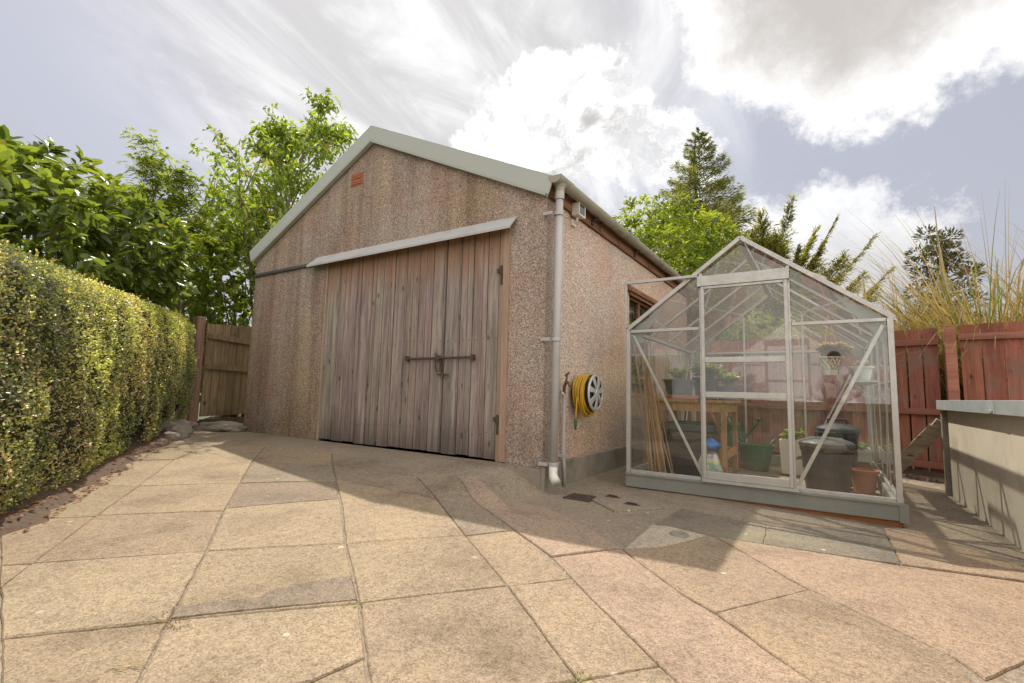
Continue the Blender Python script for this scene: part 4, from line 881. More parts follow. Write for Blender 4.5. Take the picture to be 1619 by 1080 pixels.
# black dustbins with lids
def dustbin(c, r, h, label):
    t = thing('dustbin', label, 'dustbin', c, 'black dustbins in the greenhouse')
    u = MB(); u.lathe([(0, .002), (r*.80, .002), (r*.83, .02), (r*.98, h*.88), (r*1.03, h*.9), (r*1.03, h), (r*.9, h), (0, h*.98)], 34, c); u.build('bin_body', M['black'], t)
    u = MB(); u.lathe([(r*1.08, h+.001), (r*1.09, h+.03), (r*1.0, h+.045), (r*.6, h+.075), (0, h+.085)], 34, c); u.build('lid', M['greyblack'], t, smooth=False)
    u = MB(); u.tube([(c[0]-.075, c[1], h+.08), (c[0]-.075, c[1], h+.115), (c[0]+.075, c[1], h+.115), (c[0]+.075, c[1], h+.08)], .010, 8); u.build('lid_handle', M['black'], t)
    for sx in (-1, 1): u = MB(); u.tube([(c[0]+sx*r*.95, c[1]-.07, h*.72), (c[0]+sx*(r*.95+.035), c[1]-.06, h*.70), (c[0]+sx*(r*.95+.035), c[1]+.06, h*.70), (c[0]+sx*r*.95, c[1]+.07, h*.72)], .009, 6); u.build('side_handle', M['black'], t)
dustbin((1.965, 1.56, 0), .195, .40, 'big black dustbin with domed lid just inside the greenhouse right pane')
dustbin((2.06, 2.15, 0), .165, .50, 'taller black dustbin standing behind the other bin')
pt = pot('plant_pot', (2.235, 2.16-.35, 0), .075, .105, .20, M['terra'], 'empty brown clay pot on floor right of the big dustbin', 'plant pot', soil=False)
ty = thing('seed_trough', 'pale plastic trough on bricks along the right hand glass', 'trough', (2.25, 2.75, 0))
u = MB(); u.box((2.12, 2.45, .20), (2.34, 3.12, .225)); 
for a, b in (((2.12, 2.45, .225), (2.34, 2.465, .32)), ((2.12, 3.105, .225), (2.34, 3.12, .32)), ((2.12, 2.4655, .225), (2.135, 3.1045, .32)), ((2.325, 2.4655, .225), (2.34, 3.1045, .32))): u.box(a, b)
u.build('trough_body', M['paleblue'], ty); u = MB(); u.box((2.136, 2.466, .226), (2.324, 3.104, .295)); u.build('compost', M['soil'], ty); foliage(ty, (2.23, 2.8, .29), .16, .08, 80, .05, .03, M['house'], stems=10)
for k, yy in enumerate((2.5, 2.95)):
    u = MB(); u.box((2.14, yy, 0), (2.33, yy+.1, .1)); u.box((2.145, yy+.005, .1003), (2.325, yy+.095, .1995)); tag(u.build('support_brick', M['terra'], bevel=.004), 'red brick stack under the %s end of pale trough' % ('near', 'far')[k], 'brick', 'bricks under the pale trough')
# hanging basket of dried plant, in a cream lattice pot
hb = thing('hanging_basket', 'cream lattice hanging pot with dried straw coloured plant under greenhouse roof', 'hanging basket', (2.03, 2.0, 1.04))
u = MB(); r0, r1, z0, z1 = .062, .088, 1.04, 1.215; c = (2.02, 2.0)
u.lathe([(0, z0), (r0, z0), (r0+.004, z0+.05)], 20, (c[0], c[1], 0)); u.lathe([(r1-.004, z1-.014), (r1+.006, z1-.012), (r1+.006, z1), (r1-.004, z1)], 24, (c[0], c[1], 0))
for k in range(12):
    for s in (-1, 1):
        q = [(c[0]+(r0+(r1-r0)*f)*math.cos(2*math.pi*k/12+s*f*.9), c[1]+(r0+(r1-r0)*f)*math.sin(2*math.pi*k/12+s*f*.9), z0+.05+(z1-z0-.06)*f) for f in np.linspace(0, 1, 5)]
        u.tube(q, .0055, 5)
u.lathe([(r0-.008, z0+.03), (r1-.014, z1-.02), (0, z1-.025)], 20, (c[0], c[1], 0), col=(1, 1, 1)); u.build('lattice_pot', M['beige'], hb)
foliage(hb, (2.04, 2.0, 1.18), .08, .12, 500, .05, .03, M['dry'], 'dried_plant', stems=30, up=.2, dry=True); foliage(hb, (2.06, 2.0, 1.19), .15, .16, 1200, .055, .032, M['dry'], 'dried_plant', stems=60, up=.4, dry=True)
u = MB()
for k in range(3): a = 2.09*k; u.tube([(c[0]+r1*math.cos(a), c[1]+r1*math.sin(a), z1), (c[0], c[1], roofz(c[0])-.04)], .003, 5)
u.build('hanging_cords', M['hose'], hb)
# shelf on the right with terracotta pots
sh = thing('glass_side_shelf', 'narrow aluminium shelf with brackets along right hand glass', 'shelf', (2.27, 2.4, .95))
u = MB(); u.box((2.17, 1.62, .965), (2.36, 3.1, .98)); u.build('shelf_board', M['alu'], sh)
for y in (1.9925, 2.63): u = MB(); u.bar((2.36, y, .82), (2.19, y, .962), .014, .014); u.build('bracket', M['alu'], sh)
for k, (x, y, r, lab) in enumerate(((2.265, 1.80, .075, 'terracotta bowl of pale dried stems nearest on greenhouse side shelf'), (2.265, 2.1, .07, 'terracotta bowl in middle of the greenhouse side shelf'), (2.265, 2.45, .075, 'terracotta bowl farthest along the greenhouse side shelf'))):
    b_ = pot('clay_bowl', (x, y, .9805), r*.7, r, .13, M['paleblue'] if k == 0 else M['terra'], lab if k else 'grey green pot of pale dried stems nearest on greenhouse side shelf', 'plant pot', 'pots on the greenhouse side shelf'); foliage(b_, (x, y, 1.10), .08, .06, 120, .03, .015, M['dry'], 'dried_stems', stems=12, dry=True)

# ------------------------------------------------------------------ right hand block wall, prop and red fence
wl = thing('low_wall', 'rendered low block wall with blue grey metal coping at right', 'wall', (3.2, .8, -.1))
u = MB(); u.prism([(2.93, -.2), (3.45, -.2), (3.45, .735), (2.93, .735)], -3.0, 2.52); u.build('block_wall', M['wallconc'], wl)
for y0, y1 in ((.66, 2.62), (-1.35, .652), (-3.05, -1.358)):
    u = MB(); u.box((2.868, y0, .738), (3.52, y1, .826)); u.box((2.862, y0+.05, .745), (2.868, y0+.12, .765)); u.build('coping_sheet', M['slate'], wl, bevel=.006)
u = MB(); u.box((2.89, 2.54, -.1), (2.965, 2.60, .73)); tag(u.build('wall_end_post', M['concrete'], bevel=.006), 'short mossy concrete post at far end of low wall', 'post')
u = MB(); u.bar((2.45, 2.86, .0), (2.875, 2.72, .56), .12, .075, (0, 1, 0)); u.bar((2.86, 2.72, .55), (2.91, 2.71, .63), .08, .073, (0, 1, 0))
tag(u.build('timber_prop', M['prop'], bevel=.006, origin=(2.45, 2.86, 0)), 'split grey timber baulk leaning against the end of low wall', 'timber')
FA, FB = Vector((3.165, 3.70, 0)), Vector((.06, 4.715, 0)); FC = Vector((5.9, 3.62, 0))
def fence(A, B, z1, bw_, label, gap, seed, rails):
    t = thing('board_fence', label, 'fence', tuple(A)); rs = random.Random(seed)
    d = (B-A); Ln = d.length; d.normalize(); nrm = Vector((d.y, -d.x, 0));
    if nrm.y > 0: nrm = -nrm
    u = MB(); s = .03
    while s < Ln-.05:
        w = bw_*rs.uniform(.92, 1.06); a = A+d*s; b = A+d*min(Ln, s+w); k = rs.uniform(.7, 1.2); h = z1+rs.uniform(-.015, .012)
        mid = (a+b)/2+nrm*rs.uniform(-.004, .004); le = rs.uniform(-.006, .006)
        if rs.random() < .13: colr = (k*1.5, k*2.2, k*2.2)
        else: colr = (k, k*rs.uniform(.93, 1.07), k*rs.uniform(.9, 1.1))
        u.bar(mid+Vector((0, 0, .02)), mid+d*le+Vector((0, 0, h)), (b-a).length, .018, nrm, colr); s += w+gap*rs.uniform(.3, 1.6)
    u.build('fence_boards', M['fence'], t)
    for z in rails:
        r = MB(); a = A+nrm*.034+Vector((0, 0, z)); b = B+nrm*.034+Vector((0, 0, z+rs.uniform(-.02, .02))); 
        mb_ = MB(); mb_.bar((-.0, 0, 0), ((b-a).length, 0, 0), .07, .046, (0, 1, 0), (1, .95, .92)); o = mb_.build('fence_rail', M['rail'], t, bevel=.004)
        o.location = a-A; o.rotation_euler = (0, -math.asin((b-a).z/(b-a).length), math.atan2((b-a).y, (b-a).x))
    return t
fence(FA+Vector((-.07, .02, 0)), FB, 1.665, .135, 'red brown close board fence behind the greenhouse', .012, 4, (.10, .70, 1.50))
fence(FA+Vector((.07, 0, 0)), FC, 1.69, .17, 'red brown board fence with peeling boards behind the low wall', .006, 9, (.10, .78, 1.54))
u = MB(); u.box((FA.x-.05, FA.y-.09, -.15), (FA.x+.05, FA.y+.01, 1.67), (1.3, 1.25, 1.2)); tag(u.build('fence_post', M['rail'], bevel=.008), 'square red brown fence post between the two fence runs', 'fence post')
u = MB()
for k in range(90):
    x = rnd(.1, 3.1); f = (3.165-x)/3.105; y = 3.70+f*1.015-.12-rnd(0, .18); u.lathe([(0, .03*rnd(.5, 1.4)), (.03, .012), (.045, -.01)], 6, (x, y, -.04), col=(1, 1, 1))
tag(u.build('fence_foot_soil', M['litter']), kind='stuff', label='brown soil and litter along the foot of the red fence', cat='soil')

# ------------------------------------------------------------------ left gate and its surroundings
gtp = MB(); gtp.bar((-5.79, -.10, .12), (-5.82, -.10, 1.80), .15, .12, (0, 1, 0), (1.25, 1.1, 1.1)); tag(gtp.build('gate_post', M['post'], bevel=.012), 'square weathered gate post at the end of clipped hedge', 'gate post')
ga = thing('timber_gate', 'old olive brown board gate beside left garage corner', 'gate', (-5.68, .0, .2))
gA, gB_ = Vector((-5.71, -.03, 0)), Vector((-6.15, 1.10, 0)); gd_ = (gB_-gA).normalized(); gn = Vector((gd_.y, -gd_.x, 0)); u = MB(); s = 0; random.seed(8)
while s < 1.2:
    w = rnd(.13, .155); mdl = gA+gd_*(s+w/2); k = rnd(.75, 1.15)
    u.bar(mdl+Vector((0, 0, .34+rnd(-.01, .01))), mdl+Vector((0, 0, 1.70+.10*s+rnd(-.012, .012))), w, .02, gn, (k, k, k*.95)); s += w+rnd(.008, .022)
u.build('gate_boards', M['gate'], ga)
for z in (.62+.45, 1.52):
    u = MB(); u.bar(gA+gn*.03+Vector((0, 0, z)), gB_+gn*.03+Vector((0, 0, z-.02)), .08, .035, gn, (.9, .85, .8)); u.build('gate_rail', M['gate'], ga, bevel=.004)
u = MB(); u.bar(gA+Vector((0, 0, .16))+gd_*.02, gB_+Vector((0, 0, .16)), .26, .05, gn, (.55, .5, .45)); tag(u.build('gravel_board', M['gate'], origin=tuple(gA)), 'dark board on edge below the olive gate', 'board')
fp = thing('hedge_end_fence', 'short brown board fence hidden behind the hedge end', 'fence', (-6.0, -.15, .15)); u = MB()
for k in range(4): u.box((-6.03-.16*k, -.22+.09*k, .16), (-5.90-.16*k, -.20+.09*k, 1.62), (rnd(.8, 1.1),)*3)
u.build('fence_boards', M['gate'], fp); u = MB(); u.bar((-5.9, -.24, .55), (-6.55, .12, .55), .07, .03, (0, 0, 1)); u.build('fence_rail', M['gate'], fp)
pk = thing('picket_fence', 'grey picket tops showing above the far end of hedge', 'fence', (-6.6, -.35, .1))
for k in range(4):
    u = MB(); x = -6.62+.13*k; y = -.40+.055*k; u.prism([(x, .15), (x+.08, .15), (x+.08, 2.02), (x+.04, 2.08), (x, 2.02)], y, y+.02, 'Y', (.75, .8, .85)); u.build('picket', M['post'], pk)
u = MB(); u.bar((-6.7, -.40, 1.7), (-6.05, -.12, 1.7), .07, .03, (0, 0, 1)); u.build('picket_rail', M['post'], pk)
def rock(c, s, seed, name, label, cat, group=None, sub=3, m_=None):
    import bmesh
    from mathutils import noise as mn
    bm = bmesh.new(); bmesh.ops.create_icosphere(bm, subdivisions=sub, radius=1)
    for v in bm.verts:
        n_ = v.co.normalized(); k = 1+.28*mn.noise(n_*1.3+Vector((seed*7.1, 0, 0)))+.12*mn.noise(n_*3.4+Vector((seed*3.3, 2, 0)))
        v.co = Vector((n_.x*s[0]*k, n_.y*s[1]*k, n_.z*s[2]*k))
    me = bpy.data.meshes.new(name); bm.to_mesh(me); bm.free()
    o = link(name, me, m_ or M['rock']); o.location = c; return tag(o, label, cat, group)
z0 = .20
rock((-5.05, -.02, z0+.0), (.62, .30, .10), 2, 'stone_step', 'broad flat stone step in front of the gate', 'step', m_=M['concrete'])
rock((-5.75, -.25, z0+.0), (.40, .22, .10), 4, 'stone_step', 'smaller flat stone beside the gate post foot', 'step', m_=M['concrete'])
for i, (c, s, lab) in enumerate((((-4.42, -.86, .22), (.20, .13, .10), 'largest grey brown rock at hedge end'), ((-4.15, -1.02, .20), (.13, .10, .07), 'middle sized rock in the pile at hedge end'), ((-4.72, -.72, .23), (.22, .15, .12), 'rounded rock farthest along the pile at hedge end'), ((-3.9, -1.22, .18), (.11, .07, .04), 'small flat rock nearest along the hedge foot'), ((-4.6, -.92, .30), (.15, .10, .08), 'rock perched on top of the pile at hedge end'))):
    rock(c, s, i+11, 'garden_rock', lab, 'rock', 'rocks at the end of hedge')

# ------------------------------------------------------------------ plants
def blobmesh(c, s, seed, name, material, parent, sub=4, amp=.25):
    import bmesh
    from mathutils import noise as mn
    bm = bmesh.new(); bmesh.ops.create_icosphere(bm, subdivisions=sub, radius=1)
    for v in bm.verts:
        n_ = v.co.normalized(); k = 1+amp*mn.noise(n_*2.2+Vector((seed*5.1, 0, 0)))
        v.co = Vector((c[0]+n_.x*s[0]*k, c[1]+n_.y*s[1]*k, c[2]+n_.z*s[2]*k))
    me = bpy.data.meshes.new(name); bm.to_mesh(me); bm.free(); return link(name, me, material, parent)

# clipped hedge: bumpy body of twigs with a deep skin of small leaves
hg = thing('clipped_hedge', 'long clipped hedge of tiny green and bronze leaves along left border', 'hedge', (*hl(2, .3), .1))
HT0, HT1 = -1.6, 4.55
def hz_top(t): return float(np.interp(t, [-1.6, 0, 1.0, 2.5, 4.3, 4.6], [1.46, 1.49, 1.52, 1.60, 1.70, 1.62]))
def hedge_pt(t, f):
    """f 0..1 up the face, then over the top; returns point and outward normal"""
    zt = hz_top(t); x, y = hl(t, 0); zb = GZ(x, y)+.03
    from mathutils import noise as mn
    if f < .72:
        k = f/.72; z = zb+(zt-zb)*k; d = -.03*math.sin(k*3.1)+.05*(k-.5)
        d += .06*mn.noise(Vector((t*1.6, z*1.5, 0)))+.04*mn.noise(Vector((t*5, z*5, 3)))+.02*mn.noise(Vector((t*13, z*13, 3)))
        d += .05*max(0, .20-k)/.2
        if k > .9: d += .07*((k-.9)/.1)**2
        n_ = (.543, .840, .06)
    else:
        k = (f-.72)/.28; d = .08+k*.62; z = zt+.03*mn.noise(Vector((t*2, d*3, 7))); n_ = (.1, .1, 1)
    x, y = hl(t, d); return (x, y, z), n_
hb_ = MB(); NTt, NF = 90, 36
for i in range(NTt):
    t = HT0+(HT1-HT0)*i/(NTt-1)
    for j in range(NF):
        p_, n_ = hedge_pt(t, j/(NF-1)); hb_.v.append(tuple(Vector(p_)-Vector(n_).normalized()*(.11+.08*max(0, 1-j/9))))
    x, y = hl(t, .68); hb_.v.append((x, y, GZ(x, y)))
for i in range(NTt-1):
    for j in range(NF): hb_.f.append((i*(NF+1)+j, (i+1)*(NF+1)+j, (i+1)*(NF+1)+j+1, i*(NF+1)+j+1)); hb_.c.append((1, 1, 1))
hb_.f.append(tuple((NTt-1)*(NF+1)+j for j in range(NF+1))); hb_.c.append((1, 1, 1)); hb_.f.append(tuple(range(NF, -1, -1))); hb_.c.append((1, 1, 1))
M['hedgein'] = mat('hedge twigs', (0.028, 0.024, 0.014), .95, vary=.6, vscale=40, bump=.9, bscale=70)
hb_.build('twigs', M['hedgein'], hg, smooth=True)
from mathutils import noise as MN
nH = 125000; P = np.zeros((nH, 3)); N = np.zeros((nH, 3)); tone = RS.rand(nH, 3); keep = np.ones(nH, bool)
for i in range(nH):
    t = HT0+(HT1-HT0)*RS.rand()**1.0; f = RS.rand()
    if RS.rand() < .07:
        t = HT1; k = RS.rand(); zt = hz_top(t); d = RS.rand()*.68; x, y = hl(t+.05*RS.normal()*.5, d); P[i] = (x, y, GZ(x, y)+(zt-GZ(x, y))*k); N[i] = (-.84, .543, 0)
    else:
        (p_), n_ = hedge_pt(t, f); P[i] = p_; N[i] = n_
    dep = RS.exponential(.022)-.02; P[i] -= N[i]/np.linalg.norm(N[i])*dep
    cl = MN.noise(Vector(P[i])*2.6); c2 = MN.noise(Vector(P[i])*.9+Vector((5, 0, 0)))
    tone[i, 0] = np.clip(.38+.35*cl+.45*c2+.25*RS.normal()+max(0, .5-P[i][2])*.25, 0, 1); tone[i, 1] = np.clip(tone[i, 1]*.82+.25*MN.noise(Vector(P[i])*1.7+Vector((0, 9, 0))), 0, 1)
    if MN.noise(Vector(P[i])*16) > .30: keep[i] = False
    if P[i][2] < .55 and MN.noise(Vector(P[i])*2.5+Vector((3, 3, 3))) > .30: keep[i] = False
Dd = unit(N*.5+RS.normal(size=(nH, 3))*.75); Dd[:, 2] += .15
Nn = unit(N+RS.normal(size=(nH, 3))*.6)
leaves('leaves', P[keep], Dd[keep], Nn[keep], (.011+.012*RS.rand(nH))[keep], (.007+.007*RS.rand(nH))[keep], M['hedge'], hg, .2, .1, tone[keep])
# longer shoots sticking out of the trimmed faces
P, D2 = [], []
for i in range(260):
    (p_), n_ = hedge_pt(rnd(HT0, HT1), rnd(.45, .98)); d = Vector(n_).normalized()+Vector((rnd(-.6, .6), rnd(-.6, .6), rnd(0, .6))); d.normalize(); L = rnd(.03, .09)
    for k in range(7): P.append(tuple(Vector(p_)+d*L*k/6)); D2.append(tuple(d+Vector((rnd(-1, 1), rnd(-1, 1), rnd(-.5, 1)))*.8))
leaves('shoots', np.array(P), np.array(D2), np.tile([0, 0, 1.], (len(P), 1)), .02, .012, M['hedge_shoot'], hg, .2, .1)

# generic branching crown
def tree_skel(base, height, limbs, spread, seed, lean=(0, 0), start=.35, r=.06, twig=6, up=.5, levels=2):
    rs = random.Random(seed); segs = []; tips = []
    def grow(p, d, L, rad, lev):
        q = [p]; n = 5
        for k in range(n):
            d = (d+Vector((rs.uniform(-1, 1), rs.uniform(-1, 1), rs.uniform(-.4, .8)*up))*.22).normalized(); q.append(q[-1]+d*L/n)
        segs.append((q, [rad*(1-.7*k/n) for k in range(n+1)]))
        if lev == 0: tips.append((q, d)); return
        for k in range(twig):
            f = rs.uniform(.3, 1.0); i = min(n-1, int(f*n)); b = q[i].lerp(q[i+1], f*n-i)
            dd = (d*.7+Vector((rs.uniform(-1, 1), rs.uniform(-1, 1), rs.uniform(-.5, .9)))*.9).normalized(); grow(b, dd, L*rs.uniform(.35, .6), rad*.45, lev-1)
        tips.append((q, d))
    top = Vector(base)+Vector((lean[0], lean[1], height)); q = [Vector(base)]
    for k in range(1, 9): q.append(Vector(base).lerp(top, k/8)+Vector((rs.uniform(-.06, .06), rs.uniform(-.06, .06), 0))*height*.08)
    segs.append((q, [r*(1-.85*k/8) for k in range(9)])); tips.append((q[4:], Vector((0, 0, 1))))
    for k in range(limbs):
        f = start+(1-start)*(k+rs.random())/limbs; i = min(7, int(f*8)); b = q[i].lerp(q[i+1], f*8-i); a = k*2.4+rs.uniform(-.5, .5)
        L = spread*(1.15-.75*(f-start)/(1-start))*rs.uniform(.75, 1.15); grow(b, Vector((math.cos(a), math.sin(a), up*rs.uniform(.5, 1.5))).normalized(), L, r*.42*(1.1-f*.6), levels-1)
    return segs, tips
def skel_mesh(segs, name, material, parent, n=6):
    u = MB()
    for q, rr in segs: u.tube(q, [max(.003, x) for x in rr], n if rr[0] > .012 else 4)
    return u.build(name, material, parent, smooth=True)
def tip_leaves(tips, per, rs, spread=.1):
    P, Dd = [], []
    for q, d in tips:
        for k in range(per):
            f = rs.rand()**.6*(len(q)-1); i = min(len(q)-2, int(f)); b = q[i].lerp(q[i+1], f-i)
            P.append(tuple(b+Vector(rs.normal(size=3)*spread*.35))); Dd.append(tuple((q[i+1]-q[i]).normalized()*.6+Vector(rs.normal(size=3)*.8)))
    return np.array(P), np.array(Dd)

# cherry tree beyond the garage
ct = thing('cherry_tree', 'tall open leafy tree rising beyond the left roof slope', 'tree', (-7.1, 1.8, .1))
segs, tips = tree_skel((-7.75, 1.5, 0), 6.05, 28, 1.95, 31, lean=(.95, .55), start=.30, r=.075, twig=6, up=.85)
skel_mesh(segs, 'trunk', M['barkgrey'], ct)
rs = np.random.RandomState(5); P, Dd = tip_leaves(tips, 40, rs, .18); Dd[:, 2] -= .75; n = len(P)
Nn = unit(np.c_[rs.normal(size=(n, 2))*.6, np.ones(n)]); leaves('crown', P, Dd, Nn, .085+.06*rs.rand(n), .042+.02*rs.rand(n), M['cherry'], ct, .3, .3)

def shell(c, s, n, rs, inner=.55, flat=None):
    d = unit(rs.normal(size=(n, 3))); k = inner+(1-inner)*rs.rand(n)**.45
    lump = np.array([MN.noise(Vector(tuple(x))*2.4+Vector((c[0], c[1], 0))) for x in d])
    P = np.array(c)+d*np.array(s)*(k*(1+.28*lump))[:, None]
    return P, d
def bush(name, label, cat, c, s, n, L, Wd, material, seed, core=None, trunk=True, up=.4, fold=.25, droop=.2, clump=0, hang=0, outw=.8, group=None, inner=.55, blunt=.30):
    t = thing(name, label, cat, (c[0], c[1], 0), group); rs = np.random.RandomState(seed)
    if clump:
        cc, dc = shell(c, s, clump, rs, inner); P = []; Dd = []
        per = n//clump
        for p_, d_ in zip(cc, dc):
            dd = unit(d_*outw+np.array([0, 0, up-hang*max(0, min(1, (.55-d_[2])*1.4))])+rs.normal(size=3)*.35)
            for k in range(per):
                a = rs.normal(size=3); lat = a-dd*a.dot(dd); lat = lat/np.linalg.norm(lat); w = .55+rs.rand()*.7
                P.append(p_+dd*L*.9*(rs.rand()-.6)); Dd.append(dd*(.25+.7*rs.rand())+lat*w)
        P = np.array(P); Dd = np.array(Dd)
    else:
        P, d_ = shell(c, s, n, rs, inner); Dd = d_*outw+np.array([0, 0, up])+rs.normal(size=P.shape)*.8
    n = len(P); Nn = unit(np.c_[rs.normal(size=(n, 2))*.5, np.ones(n)])
    lo = P[:, 2] > .12
    tn = rs.rand(n, 3); cl = np.array([MN.noise(Vector(tuple(p_))*1.6) for p_ in P]); tn[:, 0] = np.clip(tn[:, 0]*.7+.2+cl*.7, 0, 1)
    leaves('crown', P[lo], Dd[lo], Nn[lo], (L*(.65+.6*rs.rand(n)))[lo], (Wd*(.65+.6*rs.rand(n)))[lo], material, t, fold, droop, tn[lo], blunt=blunt)
    u = MB()
    for k in range(7):
        a = rs.rand()*6.28; e = np.array(c)+np.array([math.cos(a)*s[0]*.6, math.sin(a)*s[1]*.6, s[2]*.35*rs.normal()]); b0 = (c[0]+.15*math.cos(a), c[1]+.15*math.sin(a), -.1)
        e[2] = min(e[2], c[2]+s[2]*.5); m0 = tuple(np.array(b0)*.55+e*.45+np.array([0, 0, .2])); u.tube([b0, m0, tuple(e)], [.05, .035, .012], 7)
        for j in range(5):
            e2 = e+np.clip(rs.normal(size=3), -1.2, 1.2)*np.array(s)*.25; u.tube([m0, tuple((np.array(m0)+e2)/2+rs.normal(size=3)*.05), tuple(e2)], [.018, .012, .005], 5)
    u.build('trunk', M['bark'], t, smooth=True)
    return t
# large leaved laurel behind the hedge
bush('laurel_bush', 'large leaved dark laurel bush overhanging the clipped hedge', 'bush', (-5.66, -2.38, 2.32), (2.0, 1.8, 1.0), 18000, .145, .066, M['laurel'], 3, clump=1400, up=.35, hang=1.3, outw=.7, droop=.25, inner=.5, blunt=.40)
# rowan with pinnate leaves just behind
rw = thing('rowan_tree', 'slender tree with feathery divided leaves behind the laurel', 'tree', (-7.6, -.35, .1))
segs, tips = tree_skel((-7.6, -.35, 0), 4.15, 20, 1.35, 12, lean=(.1, .1), start=.4, r=.05, twig=5, up=.8)
skel_mesh(segs, 'trunk', M['barkgrey'], rw); rs = np.random.RandomState(9); P, Dd, Nn = [], [], []
P0, D0 = tip_leaves(tips, 17, rs, .14)
for p_, d_ in zip(P0, D0):
    d_ = unit(d_+np.array([0, 0, .2])); sd = unit(np.cross(d_, [0, 0, 1.]))
    for k in range(6):
        for s_ in (-1, 1): P.append(p_+d_*(.03+.026*k)+np.array([0, 0, -.004*k*k])); Dd.append(sd*s_+d_*.55+rs.normal(size=3)*.1); Nn.append((0, 0, 1))
leaves('crown', np.array(P), np.array(Dd), np.array(Nn, float), .065, .024, M['shrub'], rw, .2, .15)
# bushes behind the gate
bush('leafy_shrub', 'bright green rounded shrub growing behind the gate', 'shrub', (-7.5, 1.45, 2.2), (1.35, 1.3, 2.0), 16000, .085, .045, M['shrub'], 21, up=.1, clump=1000, inner=.45)
bush('leafy_shrub', 'shaded green shrub between the rowan and the gate', 'shrub', (-8.3, .1, 2.0), (1.5, 1.3, 2.0), 12000, .08, .042, M['shrub'], 22, up=.1, clump=900, inner=.45)
bush('leafy_shrub', 'taller loose green shrub under the open tree', 'shrub', (-8.7, 2.3, 2.8), (1.9, 1.6, 2.6), 26000, .11, .055, M['cherry'], 23, up=.0, clump=1200, inner=.4)
# bright laurel behind the garage
bush('laurel_bush', 'bright yellow green domed laurel behind the garage eaves', 'bush', (-1.15, 7.4, 3.35), (1.75, 1.6, 1.85), 17000, .14, .05, M['bright'], 25, clump=1900, up=.75, outw=.8, inner=.62)

# conifers: whorled boughs carrying flattened sprays
def conifer(name, label, base, h, rad, z0, material, seed, boughs, spray, Lw, droop=-.1, power=.8, cat='tree', lift=.25):
    t = thing(name, label, cat, base); rs = np.random.RandomState(seed); u = MB(); b0 = Vector(base)
    u.tube([b0+Vector((rs.normal()*.02*h*k/8, rs.normal()*.01, h*k/8)) for k in range(9)], [.02*h*(1-.92*k/8) for k in range(9)], 8); P, Dd = [], []
    for k in range(boughs):
        f = (k+rs.rand())/boughs; z = z0+(h-z0)*f; r = rad*((1-f)**power)*(.65+.5*rs.rand())+.05*rad; a = k*2.399+rs.normal()*.3
        o = Vector((math.cos(a), math.sin(a), 0)); p0 = b0+Vector((0, 0, z)); q = [p0+o*r*s_+Vector((0, 0, r*(lift*s_+droop*s_*s_*1.2+.25*max(0, s_-.6)))) for s_ in (0, .33, .66, 1)]
        u.tube(q, [.012+.01*r, .01, .006, .003], 5)
        sd = Vector((-o.y, o.x, 0))
        for j in range(int(spray*(.45+.75*r/rad))):
            s_ = rs.rand()**.65; i = min(2, int(s_*3)); b = q[i].lerp(q[i+1], s_*3-i); w = (1-s_)*.42*r+.06*r
            e = b+sd*rs.uniform(-1, 1)*w+Vector((0, 0, rs.normal()*.06*r)); P.append(tuple(e)); Dd.append(tuple(o*.9+sd*rs.normal()*.55+Vector((0, 0, rs.normal()*.35+.1))))
    for j in range(40): P.append(tuple(b0+Vector((rs.normal()*.03, rs.normal()*.03, h-rs.rand()*.5)))); Dd.append((rs.normal()*.4, rs.normal()*.4, 1))
    u.build('trunk', M['bark'], t, smooth=True); n = len(P)
    tf = np.clip(.30+.95*(h+base[2]-np.array(P)[:, 2])/(h-z0), .3, 1)
    leaves('crown', np.array(P), np.array(Dd), np.c_[rs.normal(size=(n, 2))*.5, np.ones(n)], tf*Lw[0]*(.6+.8*rs.rand(n)), tf*Lw[1]*(.6+.8*rs.rand(n)), material, t, .3, .12)
    return t
conifer('conifer_tree', 'tall dark pointed conifer behind the bright laurel', (-1.6, 14.1, -.1), 10.5, 4.3, 1.5, M['conifer'], 41, 190, 300, (.30, .05), power=1.08, lift=.36)
# cypress with long feathery rising boughs
cy = thing('cypress_tree', 'spreading gold green cypress with feathery boughs behind the greenhouse', 'tree', (.9, 9.2, -.1)); u = MB(); rs = np.random.RandomState(77); P, Dd = [], []
u.tube([(.9, 9.2, -.1), (.92, 9.2, 1.5), (.8, 9.2, 3.4)], [.14, .11, .05], 8)
def bough(b, e, r):
    b, e = Vector(b), Vector(e); q = [b.lerp(e, s_)+Vector((0, 0, -.12*math.sin(s_*3.1)*(e-b).length+.06*s_*s_)) for s_ in (0, .25, .5, .75, 1)]; u.tube(q, [.03, .022, .014, .009, .004], 6)
    ln_ = (e-b).length; d = (e-b).normalized(); sd = d.cross(Vector((0, 0, 1))).normalized(); upv = sd.cross(d); fr = (upv*rs.uniform(.5, 1)+sd*rs.uniform(-.9, .9)).normalized()
    for j in range(int(ln_*120*r)):
        s_ = rs.rand()**.8; i = min(3, int(s_*4)); p0 = q[i].lerp(q[i+1], s_*4-i); w = (.75*(1-s_)+.12)*r*rs.uniform(.5, 1.1)
        side = 1 if j % 2 else -1; tw = (d*.9+fr*side*rs.uniform(.45, .95)+Vector(rs.normal(size=3)*.16)).normalized(); m_ = max(2, int(w/.035)); u.tube([p0, p0+tw*w*.9], .0025, 3)
        s2 = tw.cross(d+Vector((.01, 0, 0))).normalized().cross(tw)
        for k in range(m_): P.append(tuple(p0+tw*w*(k+.3)/m_+Vector((0, 0, -.02*(k/m_)**2)))); Dd.append(tuple(tw+s2*(.7 if k % 2 else -.7)*(1-.5*k/m_)+Vector(rs.normal(size=3)*.2)))
